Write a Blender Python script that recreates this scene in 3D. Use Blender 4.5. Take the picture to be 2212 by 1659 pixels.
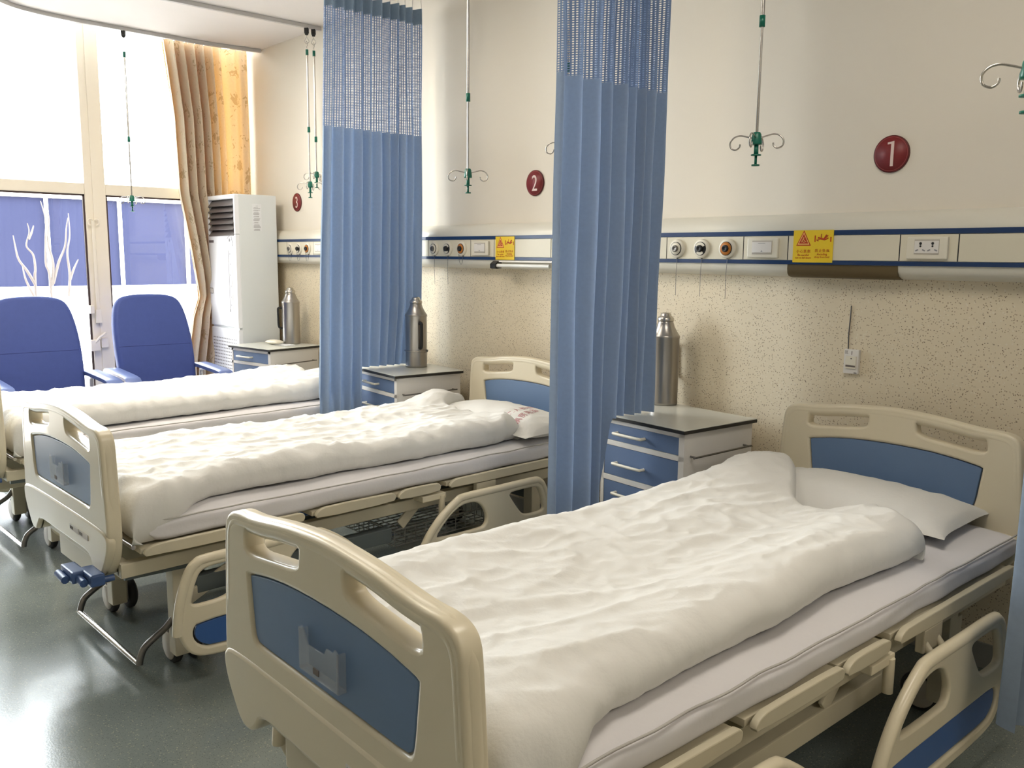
import bpy, bmesh, math, random
from math import pi, sin, cos, sqrt, exp, radians
from mathutils import Vector, Matrix, noise
random.seed(7)
D = bpy.data
for o in list(D.objects): D.objects.remove(o)
S = bpy.context.scene
COL = S.collection

# ---------------------------------------------------------------- camera, world, lights, exposure
def rig():
    f, yaw, pitch, roll, cx, cy, cz = 1895.13, .8453, .1452, .0089, 6.3431, -3.1622, 1.4102
    fw = Vector((-sin(yaw)*cos(pitch), cos(yaw)*cos(pitch), -sin(pitch)))
    rt = Vector((cos(yaw), sin(yaw), 0)); up = rt.cross(fw)
    r2 = rt*cos(roll)+up*sin(roll); u2 = up*cos(roll)-rt*sin(roll)
    c = D.cameras.new('camera'); c.sensor_width = 36; c.sensor_fit = 'HORIZONTAL'
    c.lens = f*36/2212; c.clip_start = .02; c.clip_end = 200
    o = D.objects.new('camera', c); COL.objects.link(o)
    m = Matrix.Identity(4)
    for i in range(3):
        m[i][0] = r2[i]; m[i][1] = u2[i]; m[i][2] = -fw[i]
    m[0][3], m[1][3], m[2][3] = cx, cy, cz
    o.matrix_world = m; S.camera = o
rig()
SKY = 13.0
w = D.worlds.new('sky'); S.world = w; w.use_nodes = True
bg = w.node_tree.nodes['Background']; bg.inputs[0].default_value = (.93, .97, 1, 1); bg.inputs[1].default_value = SKY
S.view_settings.view_transform = 'Standard'; S.view_settings.look = 'None'
S.view_settings.gamma = 1; S.view_settings.use_curve_mapping = False
S.view_settings.exposure = 0.66
def area(name, loc, rot, sx, sy, power, color, portal=False):
    l = D.lights.new(name, 'AREA'); l.shape = 'RECTANGLE'; l.size = sx; l.size_y = sy
    l.energy = power; l.color = color
    if portal: l.cycles.is_portal = True
    o = D.objects.new(name, l); o.location = loc; o.rotation_euler = rot; COL.objects.link(o); return o
# daylight enters through the window wall (portal only guides the sampling of the sky)
area('window_portal', (-.40, -1.8, 1.62), (0, -pi/2, 0), 3.2, 3.6, 1, (1, 1, 1), True)
FILL_TINT = (1, .92, .80)
FILL_LAMPS = [(5.5, -1.55, 4.5), (7.9, -1.55, 6), (3.0, -1.7, 1.6), (1.35, -1.75, 20)]  # fill lamps added out of view to brighten wall, beds and window corner
for lx, ly, lw in FILL_LAMPS:
    area('added_ceiling_fill', (lx, ly, 2.885), (0, 0, 0), .56, 1.14, lw, FILL_TINT)

# ---------------------------------------------------------------- helpers
def lin(r, g, b):
    f = lambda c: (c/255/12.92 if c/255 <= .04045 else ((c/255+.055)/1.055)**2.4)
    return (f(r), f(g), f(b), 1)
def prop(o, label=None, cat=None, group=None, kind=None):
    if label: o['label'] = label
    if cat: o['category'] = cat
    if group: o['group'] = group
    if kind: o['kind'] = kind
    return o
class MB:
    def __init__(s): s.v = []; s.f = []; s.m = []; s.sm = []; s.uv = None
    def add(s, vs, fs, mi=0, smooth=False):
        b = len(s.v); s.v += [tuple(q) for q in vs]
        for f in fs: s.f.append([i+b for i in f]); s.m.append(mi); s.sm.append(smooth)
        return s
    def box(s, x0, x1, y0, y1, z0, z1, bev=0, mi=0, xf=None):
        if bev <= 0:
            vs = [Vector((x, y, z)) for x in (x0, x1) for y in (y0, y1) for z in (z0, z1)]
            fs = [(0,1,3,2),(4,6,7,5),(0,4,5,1),(2,3,7,6),(0,2,6,4),(1,5,7,3)]
        else:
            bm = bmesh.new(); bmesh.ops.create_cube(bm, size=1)
            for q in bm.verts: q.co = Vector(((x0+x1)/2+q.co.x*(x1-x0), (y0+y1)/2+q.co.y*(y1-y0), (z0+z1)/2+q.co.z*(z1-z0)))
            bmesh.ops.bevel(bm, geom=bm.edges[:], offset=bev, segments=2, affect='EDGES', profile=.6)
            bm.verts.index_update(); vs = [q.co.copy() for q in bm.verts]; fs = [[q.index for q in f.verts] for f in bm.faces]; bm.free()
        if xf: vs = [xf @ q for q in vs]
        return s.add(vs, fs, mi)
    def tube(s, path, r, seg=10, closed=False, mi=0, flat=1.0):
        P = [Vector(p) for p in path]; n = len(P); R = r if hasattr(r, '__len__') else [r]*n
        T = []
        for i in range(n):
            a = P[(i-1) % n] if (closed or i > 0) else P[i]; b = P[(i+1) % n] if (closed or i < n-1) else P[i]
            T.append((b-a).normalized())
        nr = Vector((0, 0, 1)) if abs(T[0].z) < .9 else Vector((1, 0, 0))
        vs = []
        for i in range(n):
            nr = (nr-T[i]*nr.dot(T[i])).normalized(); bi = T[i].cross(nr)
            for k in range(seg):
                a = 2*pi*k/seg; vs.append(P[i]+nr*(cos(a)*R[i])+bi*(sin(a)*R[i]*flat))
        fs = []
        for i in range(n if closed else n-1):
            for k in range(seg):
                a = i*seg+k; b = i*seg+(k+1) % seg; c = ((i+1) % n)*seg+(k+1) % seg; d = ((i+1) % n)*seg+k
                fs.append((a, b, c, d))
        s.add(vs, fs, mi, True)
        if not closed:
            s.add(vs[:seg], [list(range(seg))[::-1]], mi); s.add(vs[-seg:], [list(range(seg))], mi)
        return s
    def lathe(s, prof, seg=32, c=(0,0,0), axis='z', mi=0, smooth=True):
        vs = []; n = len(prof)
        for r, h in prof:
            for k in range(seg):
                a = 2*pi*k/seg; x, y = r*cos(a), r*sin(a)
                q = (x, y, h) if axis == 'z' else ((h, x, y) if axis == 'x' else (x, -h, y))
                vs.append((q[0]+c[0], q[1]+c[1], q[2]+c[2]))
        fs = [(i*seg+k, i*seg+(k+1) % seg, (i+1)*seg+(k+1) % seg, (i+1)*seg+k) for i in range(n-1) for k in range(seg)]
        s.add(vs, fs, mi, smooth)
        if prof[0][0] > 1e-6: s.add(vs[:seg], [list(range(seg))[::-1]], mi)
        if prof[-1][0] > 1e-6: s.add(vs[-seg:], [list(range(seg))], mi)
        return s
    def extrude(s, prof, x0, x1, mi=0, smooth=False):   # closed profile (y,z) along x
        n = len(prof); vs = [(x0, y, z) for y, z in prof]+[(x1, y, z) for y, z in prof]
        fs = [(i, (i+1) % n, n+(i+1) % n, n+i) for i in range(n)]
        s.add(vs, fs, mi, smooth); s.add(vs, [list(range(n))[::-1], list(range(n, 2*n))], mi); return s
    def mesh(s, me, xf=None, mi=0):
        vs = [(xf @ q.co if xf else q.co.copy()) for q in me.vertices]
        b = len(s.v); s.v += [tuple(q) for q in vs]
        for p in me.polygons: s.f.append([i+b for i in p.vertices]); s.m.append(mi); s.sm.append(p.use_smooth)
        return s
    def grid(s, fn, nu, nv, mi=0, uvf=None):
        b = len(s.v)
        pts = [fn(i/nu, j/nv) for j in range(nv+1) for i in range(nu+1)]
        fs = [(j*(nu+1)+i, j*(nu+1)+i+1, (j+1)*(nu+1)+i+1, (j+1)*(nu+1)+i) for j in range(nv) for i in range(nu)]
        s.add(pts, fs, mi, True); return s
    def build(s, name, mats, parent=None, auto=None, loc=None, rot=None):
        me = D.meshes.new(name); me.from_pydata(s.v, [], s.f)
        ms = mats if isinstance(mats, (list, tuple)) else [mats]
        for m in ms: me.materials.append(m)
        for p, mi, sm in zip(me.polygons, s.m, s.sm): p.material_index = mi; p.use_smooth = sm
        if s.uv:
            l = me.uv_layers.new(name='UVMap')
            for lp in me.loops: l.data[lp.index].uv = s.uv[lp.vertex_index]
        if auto is not None:
            for p in me.polygons: p.use_smooth = True
            me.set_sharp_from_angle(angle=radians(auto))
        me.update()
        o = D.objects.new(name, me); COL.objects.link(o)
        if parent: o.parent = parent
        if loc: o.location = loc
        if rot: o.rotation_euler = rot
        return o
def empty(name, loc=(0,0,0), rz=0):
    o = D.objects.new(name, None); o.empty_display_size = .1; o.location = loc; o.rotation_euler = (0, 0, rz); COL.objects.link(o); return o
def copy_tree(o, parent=None):
    c = o.copy(); COL.objects.link(c); c.parent = parent
    for ch in list(o.children): copy_tree(ch, c)
    return c
def chaikin(pts, n=2, keep=()):
    for _ in range(n):
        q = []
        for i in range(len(pts)):
            a, b = pts[i], pts[(i+1) % len(pts)]
            q += [(a[0]*.75+b[0]*.25, a[1]*.75+b[1]*.25), (a[0]*.25+b[0]*.75, a[1]*.25+b[1]*.75)]
        pts = q
    return pts
def crom(pts, n=6):
    out = []; P = [Vector(p) for p in pts]
    for i in range(len(P)-1):
        a = P[max(i-1, 0)]; b = P[i]; c = P[i+1]; d = P[min(i+2, len(P)-1)]
        for k in range(n):
            t = k/n
            out.append(.5*((2*b)+(c-a)*t+(2*a-5*b+4*c-d)*t*t+(3*b-a-3*c+d)*t**3))
    out.append(P[-1]); return out
def plate(outer, holes=(), half=.02, bev=.006, res=2):
    """solid plate in the x,y plane (thickness along z) with rounded rims"""
    cu = D.curves.new('tmp', 'CURVE'); cu.dimensions = '2D'; cu.fill_mode = 'BOTH'
    cu.extrude = max(half-bev, .0001); cu.bevel_depth = bev; cu.bevel_resolution = res; cu.offset = -bev
    for pts in [outer]+list(holes):
        sp = cu.splines.new('POLY'); sp.points.add(len(pts)-1); sp.use_cyclic_u = True
        for q, p in zip(sp.points, pts): q.co = (p[0], p[1], 0, 1)
    o = D.objects.new('tmp', cu); COL.objects.link(o)
    dg = bpy.context.evaluated_depsgraph_get(); me = D.meshes.new_from_object(o.evaluated_get(dg))
    D.objects.remove(o); D.curves.remove(cu); return me
def text_mesh(txt, size, depth=.0004, align='CENTER', sx=1, space=1):
    cu = D.curves.new('tmp', 'FONT'); cu.body = txt; cu.size = size; cu.align_x = align; cu.align_y = 'CENTER'; cu.extrude = depth
    cu.space_character = space; cu.resolution_u = 4
    o = D.objects.new('tmp', cu); COL.objects.link(o)
    dg = bpy.context.evaluated_depsgraph_get(); me = D.meshes.new_from_object(o.evaluated_get(dg))
    D.objects.remove(o); D.curves.remove(cu)
    for q in me.vertices: q.co.x *= sx
    return me
FACE_MY = Matrix.Rotation(pi/2, 4, 'X')            # x,y plane -> upright, facing -y
FACE_PX = Matrix.Rotation(pi/2, 4, 'Z') @ Matrix.Rotation(pi/2, 4, 'X')   # upright, facing +x
def T(x, y, z): return Matrix.Translation((x, y, z))

def sst(a, b, x):
    t = min(1, max(0, (x-a)/(b-a))); return t*t*(3-2*t)
# ---------------------------------------------------------------- materials
def mat(name, col, rough=.5, metal=0, spec=.5, coat=0, var=.06, vscale=6, bump=0, bscale=200, trans=0, emit=None):
    m = D.materials.new(name); m.use_nodes = True; nt = m.node_tree; b = nt.nodes['Principled BSDF']
    b.inputs['Roughness'].default_value = rough; b.inputs['Metallic'].default_value = metal
    b.inputs['Specular IOR Level'].default_value = spec; b.inputs['Coat Weight'].default_value = coat
    tc = nt.nodes.new('ShaderNodeTexCoord')
    n = nt.nodes.new('ShaderNodeTexNoise'); n.inputs['Scale'].default_value = vscale; n.inputs['Detail'].default_value = 5
    nt.links.new(tc.outputs['Object'], n.inputs['Vector'])
    mx = nt.nodes.new('ShaderNodeMix'); mx.data_type = 'RGBA'
    mx.inputs[6].default_value = tuple(c*(1-var) for c in col[:3])+(1,); mx.inputs[7].default_value = tuple(min(1, c*(1+var)) for c in col[:3])+(1,)
    nt.links.new(n.outputs['Fac'], mx.inputs[0]); nt.links.new(mx.outputs[2], b.inputs['Base Color'])
    if bump:
        bn = nt.nodes.new('ShaderNodeTexNoise'); bn.inputs['Scale'].default_value = bscale; bn.inputs['Detail'].default_value = 3
        nt.links.new(tc.outputs['Object'], bn.inputs['Vector'])
        bp = nt.nodes.new('ShaderNodeBump'); bp.inputs['Strength'].default_value = bump; bp.inputs['Distance'].default_value = .01
        nt.links.new(bn.outputs['Fac'], bp.inputs['Height']); nt.links.new(bp.outputs['Normal'], b.inputs['Normal'])
    return m
def nodes(m): return m.node_tree.nodes, m.node_tree.links, m.node_tree.nodes['Principled BSDF']
CREAM = mat('cream_plastic', lin(222, 211, 184), .32, spec=.5, coat=.15, var=.03)
CREAMSTEEL = mat('cream_steel', lin(206, 197, 172), .42, var=.04)
PANEL = mat('blue_panel', lin(100, 126, 162), .38, var=.05)
PANELD = mat('deep_blue_panel', lin(58, 96, 158), .35, var=.04)
CLEAR = mat('clear_holder', lin(225, 230, 235), .15, var=.02)
LINEN = mat('white_linen', lin(224, 222, 216), .85, spec=.2, var=.02, bump=.12, bscale=90)
SHEET = mat('white_sheet', lin(222, 219, 220), .85, spec=.2, var=.02, bump=.08, bscale=60)
PIPING = mat('grey_piping', lin(190, 186, 180), .8, spec=.2)
RUBBER = mat('dark_rubber', lin(52, 50, 48), .6)
DISC = mat('grey_disc', lin(190, 182, 168), .45)
CHROME = mat('chrome', (.56, .53, .49, 1), .25, metal=1, var=.03)
STEEL = mat('brushed_steel', (.40, .38, .355, 1), .3, metal=1, var=.08, vscale=3)
DARKSTEEL = mat('dull_steel', (.22, .21, .2, 1), .38, metal=1)
GREYSTEEL = mat('grey_green_steel', lin(96, 104, 104), .5)
BLACK = mat('black_plastic', lin(28, 28, 28), .45)
CRANK = mat('crank_blue', lin(66, 92, 140), .35)
LABEL = mat('white_label', lin(215, 210, 205), .6)
INK = mat('grey_ink', lin(105, 95, 90), .6)
WHITE = mat('white_laminate', lin(228, 224, 218), .4, var=.02)
TOP = mat('grey_white_top', lin(206, 206, 196), .22, var=.03)
EDGE = mat('black_edge', lin(40, 38, 34), .4)
DRAWER = mat('drawer_blue', lin(100, 121, 156), .42, var=.05)
UNIT = mat('unit_grey_cream', lin(222, 215, 194), .38, var=.02)
UNITTOP = mat('unit_shell', lin(218, 214, 200), .3, var=.02)
STRIPE = mat('navy_stripe', lin(18, 52, 98), .35)
SEAM = mat('dark_seam', lin(20, 24, 28), .6)
OUTW = mat('outlet_white', lin(228, 222, 205), .35)
ORANGE = mat('outlet_orange', lin(196, 120, 40), .4)
LAMPC = mat('brown_lamp_recess', lin(96, 80, 48), .5)
LAMPT = mat('reading_tube', lin(225, 225, 220), .3)
GREEN = mat('hook_green', lin(12, 104, 84), .35)
RED = mat('sign_red', lin(128, 36, 38), .45, var=.1, vscale=40)
REDD = mat('sign_rim', lin(88, 26, 24), .5)
PINK = mat('sign_digit', lin(226, 205, 196), .5)
PINKL = mat('sign_line', lin(185, 100, 95), .5)
YEL = mat('sticker_yellow', lin(238, 204, 38), .5, var=.03)
SRED = mat('sticker_red', lin(190, 62, 22), .5)
SCREAM = mat('sticker_cream', lin(246, 196, 110), .5)
ACW = mat('appliance_white', lin(234, 235, 238), .35, var=.01)
ACG = mat('appliance_grey_side', lin(218, 222, 222), .4, var=.015)
LOUV = mat('louver_dark', lin(92, 84, 82), .35)
GRILL = mat('grille_slot', lin(150, 148, 150), .6)
CHAIR = mat('chair_blue', lin(62, 78, 140), .6, spec=.3, var=.08, vscale=30, bump=.05, bscale=300)
ARMB = mat('arm_blue', lin(98, 116, 170), .4)
ARMW = mat('arm_white', lin(225, 220, 214), .4)
FRAME = mat('window_frame', lin(232, 222, 204), .4, var=.02)
GASKET = mat('gasket', lin(70, 52, 48), .7)
CEIL = mat('ceiling_white', lin(232, 226, 222), .8, spec=.2, var=.015)
RAILM = mat('grey_alu', lin(196, 193, 190), .45)
HOARD = mat('outside_blue', lin(40, 42, 62), .9, spec=.05, var=.1, vscale=1.5)
OUTWHITE = mat('outside_white', lin(235, 235, 235), .8)
PAVE = mat('outside_paving', lin(215, 205, 195), .9)
BRANCH = mat('bare_branch', lin(92, 84, 80), .8, var=.25, vscale=20)
SOIL = mat('soil', lin(120, 88, 58), .95, var=.4, vscale=8)
PAPER = mat('paper', lin(226, 228, 230), .7)

def wrinkle(m, sc, st):
    N, L, b = nodes(m); tc = [n for n in N if n.type == 'TEX_COORD'][0]
    n = N.new('ShaderNodeTexNoise'); n.noise_type = 'RIDGED_MULTIFRACTAL'; n.inputs['Scale'].default_value = sc; n.inputs['Detail'].default_value = 4; n.inputs['Distortion'].default_value = .6
    mp = N.new('ShaderNodeMapping'); mp.inputs['Rotation'].default_value = (0, 0, .5); mp.inputs['Scale'].default_value = (1.5, .8, 1); L.new(tc.outputs['Object'], mp.inputs['Vector']); L.new(mp.outputs[0], n.inputs['Vector'])
    bp = N.new('ShaderNodeBump'); bp.inputs['Strength'].default_value = st; bp.inputs['Distance'].default_value = .012
    old = b.inputs['Normal'].links[0].from_socket if b.inputs['Normal'].links else None
    if old: L.new(old, bp.inputs['Normal'])
    L.new(n.outputs['Fac'], bp.inputs['Height']); L.new(bp.outputs['Normal'], b.inputs['Normal'])
wrinkle(LINEN, 7, .16)
wrinkle(SHEET, 4, .06)
def wall_upper():
    m = mat('white_wall_paint', lin(231, 223, 208), .75, spec=.25, var=.015, vscale=1.2, bump=.05, bscale=40)
    return m
WALLU = wall_upper()
def wall_speckle():
    m = mat('speckled_wall', lin(226, 213, 186), .55, var=.05, vscale=5)
    N, L, b = nodes(m); tc = [n for n in N if n.type == 'TEX_COORD'][0]; base = b.inputs['Base Color'].links[0].from_socket
    prev = base
    for sc, th, colr, dens in ((95, .17, lin(128, 112, 92), .55), (60, .14, lin(146, 128, 104), .5), (120, .26, lin(176, 158, 130), .35), (80, .24, lin(230, 220, 198), .5)):
        v = N.new('ShaderNodeTexVoronoi'); v.inputs['Scale'].default_value = sc; v.inputs['Randomness'].default_value = 1
        L.new(tc.outputs['Object'], v.inputs['Vector'])
        lt = N.new('ShaderNodeMath'); lt.operation = 'LESS_THAN'; lt.inputs[1].default_value = th; L.new(v.outputs['Distance'], lt.inputs[0])
        sep = N.new('ShaderNodeSeparateColor'); L.new(v.outputs['Color'], sep.inputs[0])
        g = N.new('ShaderNodeMath'); g.operation = 'GREATER_THAN'; g.inputs[1].default_value = dens; L.new(sep.outputs[0], g.inputs[0])
        mm = N.new('ShaderNodeMath'); mm.operation = 'MULTIPLY'; L.new(lt.outputs[0], mm.inputs[0]); L.new(g.outputs[0], mm.inputs[1])
        mx = N.new('ShaderNodeMix'); mx.data_type = 'RGBA'; mx.inputs[7].default_value = colr
        L.new(mm.outputs[0], mx.inputs[0]); L.new(prev, mx.inputs[6]); prev = mx.outputs[2]
    L.new(prev, b.inputs['Base Color']); return m
WALLS = wall_speckle()
def floor_mat():
    m = mat('speckled_vinyl', lin(124, 132, 128), .2, spec=.6, var=.10, vscale=2.2)
    N, L, b = nodes(m); tc = [n for n in N if n.type == 'TEX_COORD'][0]; prev = b.inputs['Base Color'].links[0].from_socket
    for sc, th, colr, dens in ((150, .25, lin(82, 88, 84), .45), (110, .25, lin(170, 172, 150), .55), (190, .3, lin(96, 104, 104), .5)):
        v = N.new('ShaderNodeTexVoronoi'); v.inputs['Scale'].default_value = sc
        L.new(tc.outputs['Object'], v.inputs['Vector'])
        lt = N.new('ShaderNodeMath'); lt.operation = 'LESS_THAN'; lt.inputs[1].default_value = th; L.new(v.outputs['Distance'], lt.inputs[0])
        sep = N.new('ShaderNodeSeparateColor'); L.new(v.outputs['Color'], sep.inputs[0])
        g = N.new('ShaderNodeMath'); g.operation = 'GREATER_THAN'; g.inputs[1].default_value = dens; L.new(sep.outputs[0], g.inputs[0])
        mm = N.new('ShaderNodeMath'); mm.operation = 'MULTIPLY'; L.new(lt.outputs[0], mm.inputs[0]); L.new(g.outputs[0], mm.inputs[1])
        m2 = N.new('ShaderNodeMath'); m2.operation = 'MULTIPLY'; m2.inputs[1].default_value = .6; L.new(mm.outputs[0], m2.inputs[0])
        mx = N.new('ShaderNodeMix'); mx.data_type = 'RGBA'; mx.inputs[7].default_value = colr
        L.new(m2.outputs[0], mx.inputs[0]); L.new(prev, mx.inputs[6]); prev = mx.outputs[2]
    L.new(prev, b.inputs['Base Color'])
    n1 = N.new('ShaderNodeTexNoise'); n1.inputs['Scale'].default_value = 160; n1.inputs['Detail'].default_value = 2; L.new(tc.outputs['Object'], n1.inputs['Vector'])
    n2 = N.new('ShaderNodeTexNoise'); n2.inputs['Scale'].default_value = 3; L.new(tc.outputs['Object'], n2.inputs['Vector'])
    ad = N.new('ShaderNodeMath'); ad.operation = 'MULTIPLY_ADD'; ad.inputs[1].default_value = 9; L.new(n2.outputs['Fac'], ad.inputs[0]); L.new(n1.outputs['Fac'], ad.inputs[2])
    bp = N.new('ShaderNodeBump'); bp.inputs['Strength'].default_value = .06; bp.inputs['Distance'].default_value = .004
    L.new(ad.outputs[0], bp.inputs['Height']); L.new(bp.outputs['Normal'], b.inputs['Normal'])
    return m
FLOOR = floor_mat()
def cloth(name, col, trans=.35, col2=None, net=False, damask=False, tcol=None):
    m = D.materials.new(name); m.use_nodes = True; N = m.node_tree.nodes; L = m.node_tree.links
    b = N['Principled BSDF']; out = N['Material Output']; b.inputs['Roughness'].default_value = .85; b.inputs['Specular IOR Level'].default_value = .15
    tr = N.new('ShaderNodeBsdfTranslucent'); ms = N.new('ShaderNodeMixShader'); ms.inputs[0].default_value = trans
    tc = N.new('ShaderNodeTexCoord')
    n = N.new('ShaderNodeTexNoise'); n.inputs['Scale'].default_value = 60; L.new(tc.outputs['UV'], n.inputs['Vector'])
    mx = N.new('ShaderNodeMix'); mx.data_type = 'RGBA'; mx.inputs[6].default_value = tuple(c*.93 for c in col[:3])+(1,); mx.inputs[7].default_value = tuple(min(1, c*1.07) for c in col[:3])+(1,)
    L.new(n.outputs['Fac'], mx.inputs[0]); src = mx.outputs[2]
    if damask:
        mp = N.new('ShaderNodeMapping'); mp.inputs['Scale'].default_value = (8, 5.5, 1); L.new(tc.outputs['UV'], mp.inputs['Vector'])
        v = N.new('ShaderNodeTexVoronoi'); v.feature = 'F1'; v.inputs['Scale'].default_value = 1; v.inputs['Randomness'].default_value = .55; L.new(mp.outputs[0], v.inputs['Vector'])
        n2 = N.new('ShaderNodeTexNoise'); n2.inputs['Scale'].default_value = 26; n2.inputs['Detail'].default_value = 2; n2.inputs['Distortion'].default_value = 1.2; L.new(tc.outputs['UV'], n2.inputs['Vector'])
        ad = N.new('ShaderNodeMath'); ad.operation = 'MULTIPLY_ADD'; ad.inputs[1].default_value = 1.5; L.new(n2.outputs['Fac'], ad.inputs[0]); L.new(v.outputs['Distance'], ad.inputs[2])
        cr = N.new('ShaderNodeValToRGB'); cr.color_ramp.elements[0].position = .92; cr.color_ramp.elements[1].position = 1.12; L.new(ad.outputs[0], cr.inputs[0])
        m3 = N.new('ShaderNodeMix'); m3.data_type = 'RGBA'; m3.inputs[6].default_value = col2; L.new(cr.outputs['Color'], m3.inputs[0]); L.new(src, m3.inputs[7]); src = m3.outputs[2]
    L.new(src, b.inputs['Base Color'])
    if tcol:
        mt_ = N.new('ShaderNodeMix'); mt_.data_type = 'RGBA'; mt_.blend_type = 'MULTIPLY'; mt_.inputs[0].default_value = 1; mt_.inputs[7].default_value = tcol; L.new(src, mt_.inputs[6]); L.new(mt_.outputs[2], tr.inputs['Color'])
    else: L.new(src, tr.inputs['Color'])
    L.new(b.outputs[0], ms.inputs[1]); L.new(tr.outputs[0], ms.inputs[2]); last = ms.outputs[0]
    if net:
        sp = N.new('ShaderNodeSeparateXYZ'); L.new(tc.outputs['UV'], sp.inputs[0])
        def band(sock, period, duty):
            d = N.new('ShaderNodeMath'); d.operation = 'DIVIDE'; d.inputs[1].default_value = period; L.new(sock, d.inputs[0])
            fr = N.new('ShaderNodeMath'); fr.operation = 'FRACT'; L.new(d.outputs[0], fr.inputs[0])
            g = N.new('ShaderNodeMath'); g.operation = 'LESS_THAN'; g.inputs[1].default_value = duty; L.new(fr.outputs[0], g.inputs[0]); return g.outputs[0]
        a = band(sp.outputs[0], .019, .52); c = band(sp.outputs[1], .0085, .5)
        mu = N.new('ShaderNodeMath'); mu.operation = 'MULTIPLY'; L.new(a, mu.inputs[0]); L.new(c, mu.inputs[1])
        tp = N.new('ShaderNodeBsdfTransparent'); m4 = N.new('ShaderNodeMixShader'); L.new(mu.outputs[0], m4.inputs[0]); L.new(last, m4.inputs[1]); L.new(tp.outputs[0], m4.inputs[2]); last = m4.outputs[0]
    L.new(last, out.inputs['Surface']); return m
CLOTH = cloth('blue_cloth', lin(156, 171, 188), .34, tcol=lin(205, 222, 255))
NET = cloth('blue_net', lin(130, 150, 182), .25, net=True)
HEAD = cloth('blue_header', lin(128, 146, 164), .2)
OCHRE = cloth('ochre_damask', lin(212, 202, 180), .2, col2=lin(182, 168, 140), damask=True, tcol=lin(255, 196, 112))
def glass():
    m = D.materials.new('window_glass'); m.use_nodes = True; N = m.node_tree.nodes; L = m.node_tree.links
    out = N['Material Output']; N.remove(N['Principled BSDF'])
    t = N.new('ShaderNodeBsdfTransparent'); t.inputs[0].default_value = (.96, .975, .975, 1)
    g = N.new('ShaderNodeBsdfGlossy'); g.inputs['Roughness'].default_value = .02; g.inputs[0].default_value = (1, 1, 1, 1)
    fr = N.new('ShaderNodeFresnel'); fr.inputs[0].default_value = 1.45; ms = N.new('ShaderNodeMixShader')
    L.new(fr.outputs[0], ms.inputs[0]); L.new(t.outputs[0], ms.inputs[1]); L.new(g.outputs[0], ms.inputs[2]); L.new(ms.outputs[0], out.inputs[0]); return m
GLASS = glass()
def acrylic():
    m = D.materials.new('clear_acrylic'); m.use_nodes = True; N = m.node_tree.nodes; L = m.node_tree.links
    out = N['Material Output']; b = N['Principled BSDF']; b.inputs['Base Color'].default_value = lin(200, 205, 212); b.inputs['Roughness'].default_value = .18
    t = N.new('ShaderNodeBsdfTransparent'); ms = N.new('ShaderNodeMixShader'); ms.inputs[0].default_value = .74
    L.new(b.outputs[0], ms.inputs[1]); L.new(t.outputs[0], ms.inputs[2]); L.new(ms.outputs[0], out.inputs[0]); return m
ACRYL = acrylic()
def emit(name, col, st):
    m = D.materials.new(name); m.use_nodes = True; b = m.node_tree.nodes['Principled BSDF']
    b.inputs['Base Color'].default_value = (.8, .8, .8, 1); b.inputs['Emission Color'].default_value = tuple(col)+(1,); b.inputs['Emission Strength'].default_value = st; return m
LIT = emit('fill_panel_glow', FILL_TINT, 4)  # glow of the added fill panels

# ---------------------------------------------------------------- setting
X0, X1, Y1, ZC, ZT = -.52, 9.2, -6.0, 2.934, 3.3
def struct(name, mb, m, **k): return prop(mb.build(name, m, **k), kind='structure')
struct('floor', MB().box(X0, X1+.1, Y1-.1, .1, -.1, 0), FLOOR)
struct('wall_back_upper', MB().box(X0, X1+.1, 0, .12, 1.34, ZT), WALLU)
struct('wall_back_lower', MB().box(X0, X1+.1, 0, .12, 0, 1.34), WALLS)
struct('wall_right', MB().box(X1, X1+.12, Y1, 0, 0, ZT), WALLU)
struct('wall_front', MB().box(X0, X1+.1, Y1-.12, Y1, 0, ZT), WALLU)
struct('ceiling', MB().box(-.16, X1+.1, Y1-.1, .1, ZC, ZC+.06), CEIL)
struct('ceiling_recess', MB().box(X0-.05, -.16, Y1-.1, .1, ZT, ZT+.05), CEIL)
struct('trim_1', MB().box(-.16, -.13, Y1, 0, ZC+.06, ZT), CEIL)
struct('baseboard_back', MB().box(-.4, X1, -.012, 0, 0, .09, .003), mat('skirting', lin(150, 150, 145), .4))
struct('wall_window', MB().box(X0-.02, -.40, Y1, -3.62, 0, ZT), WALLU)
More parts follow.
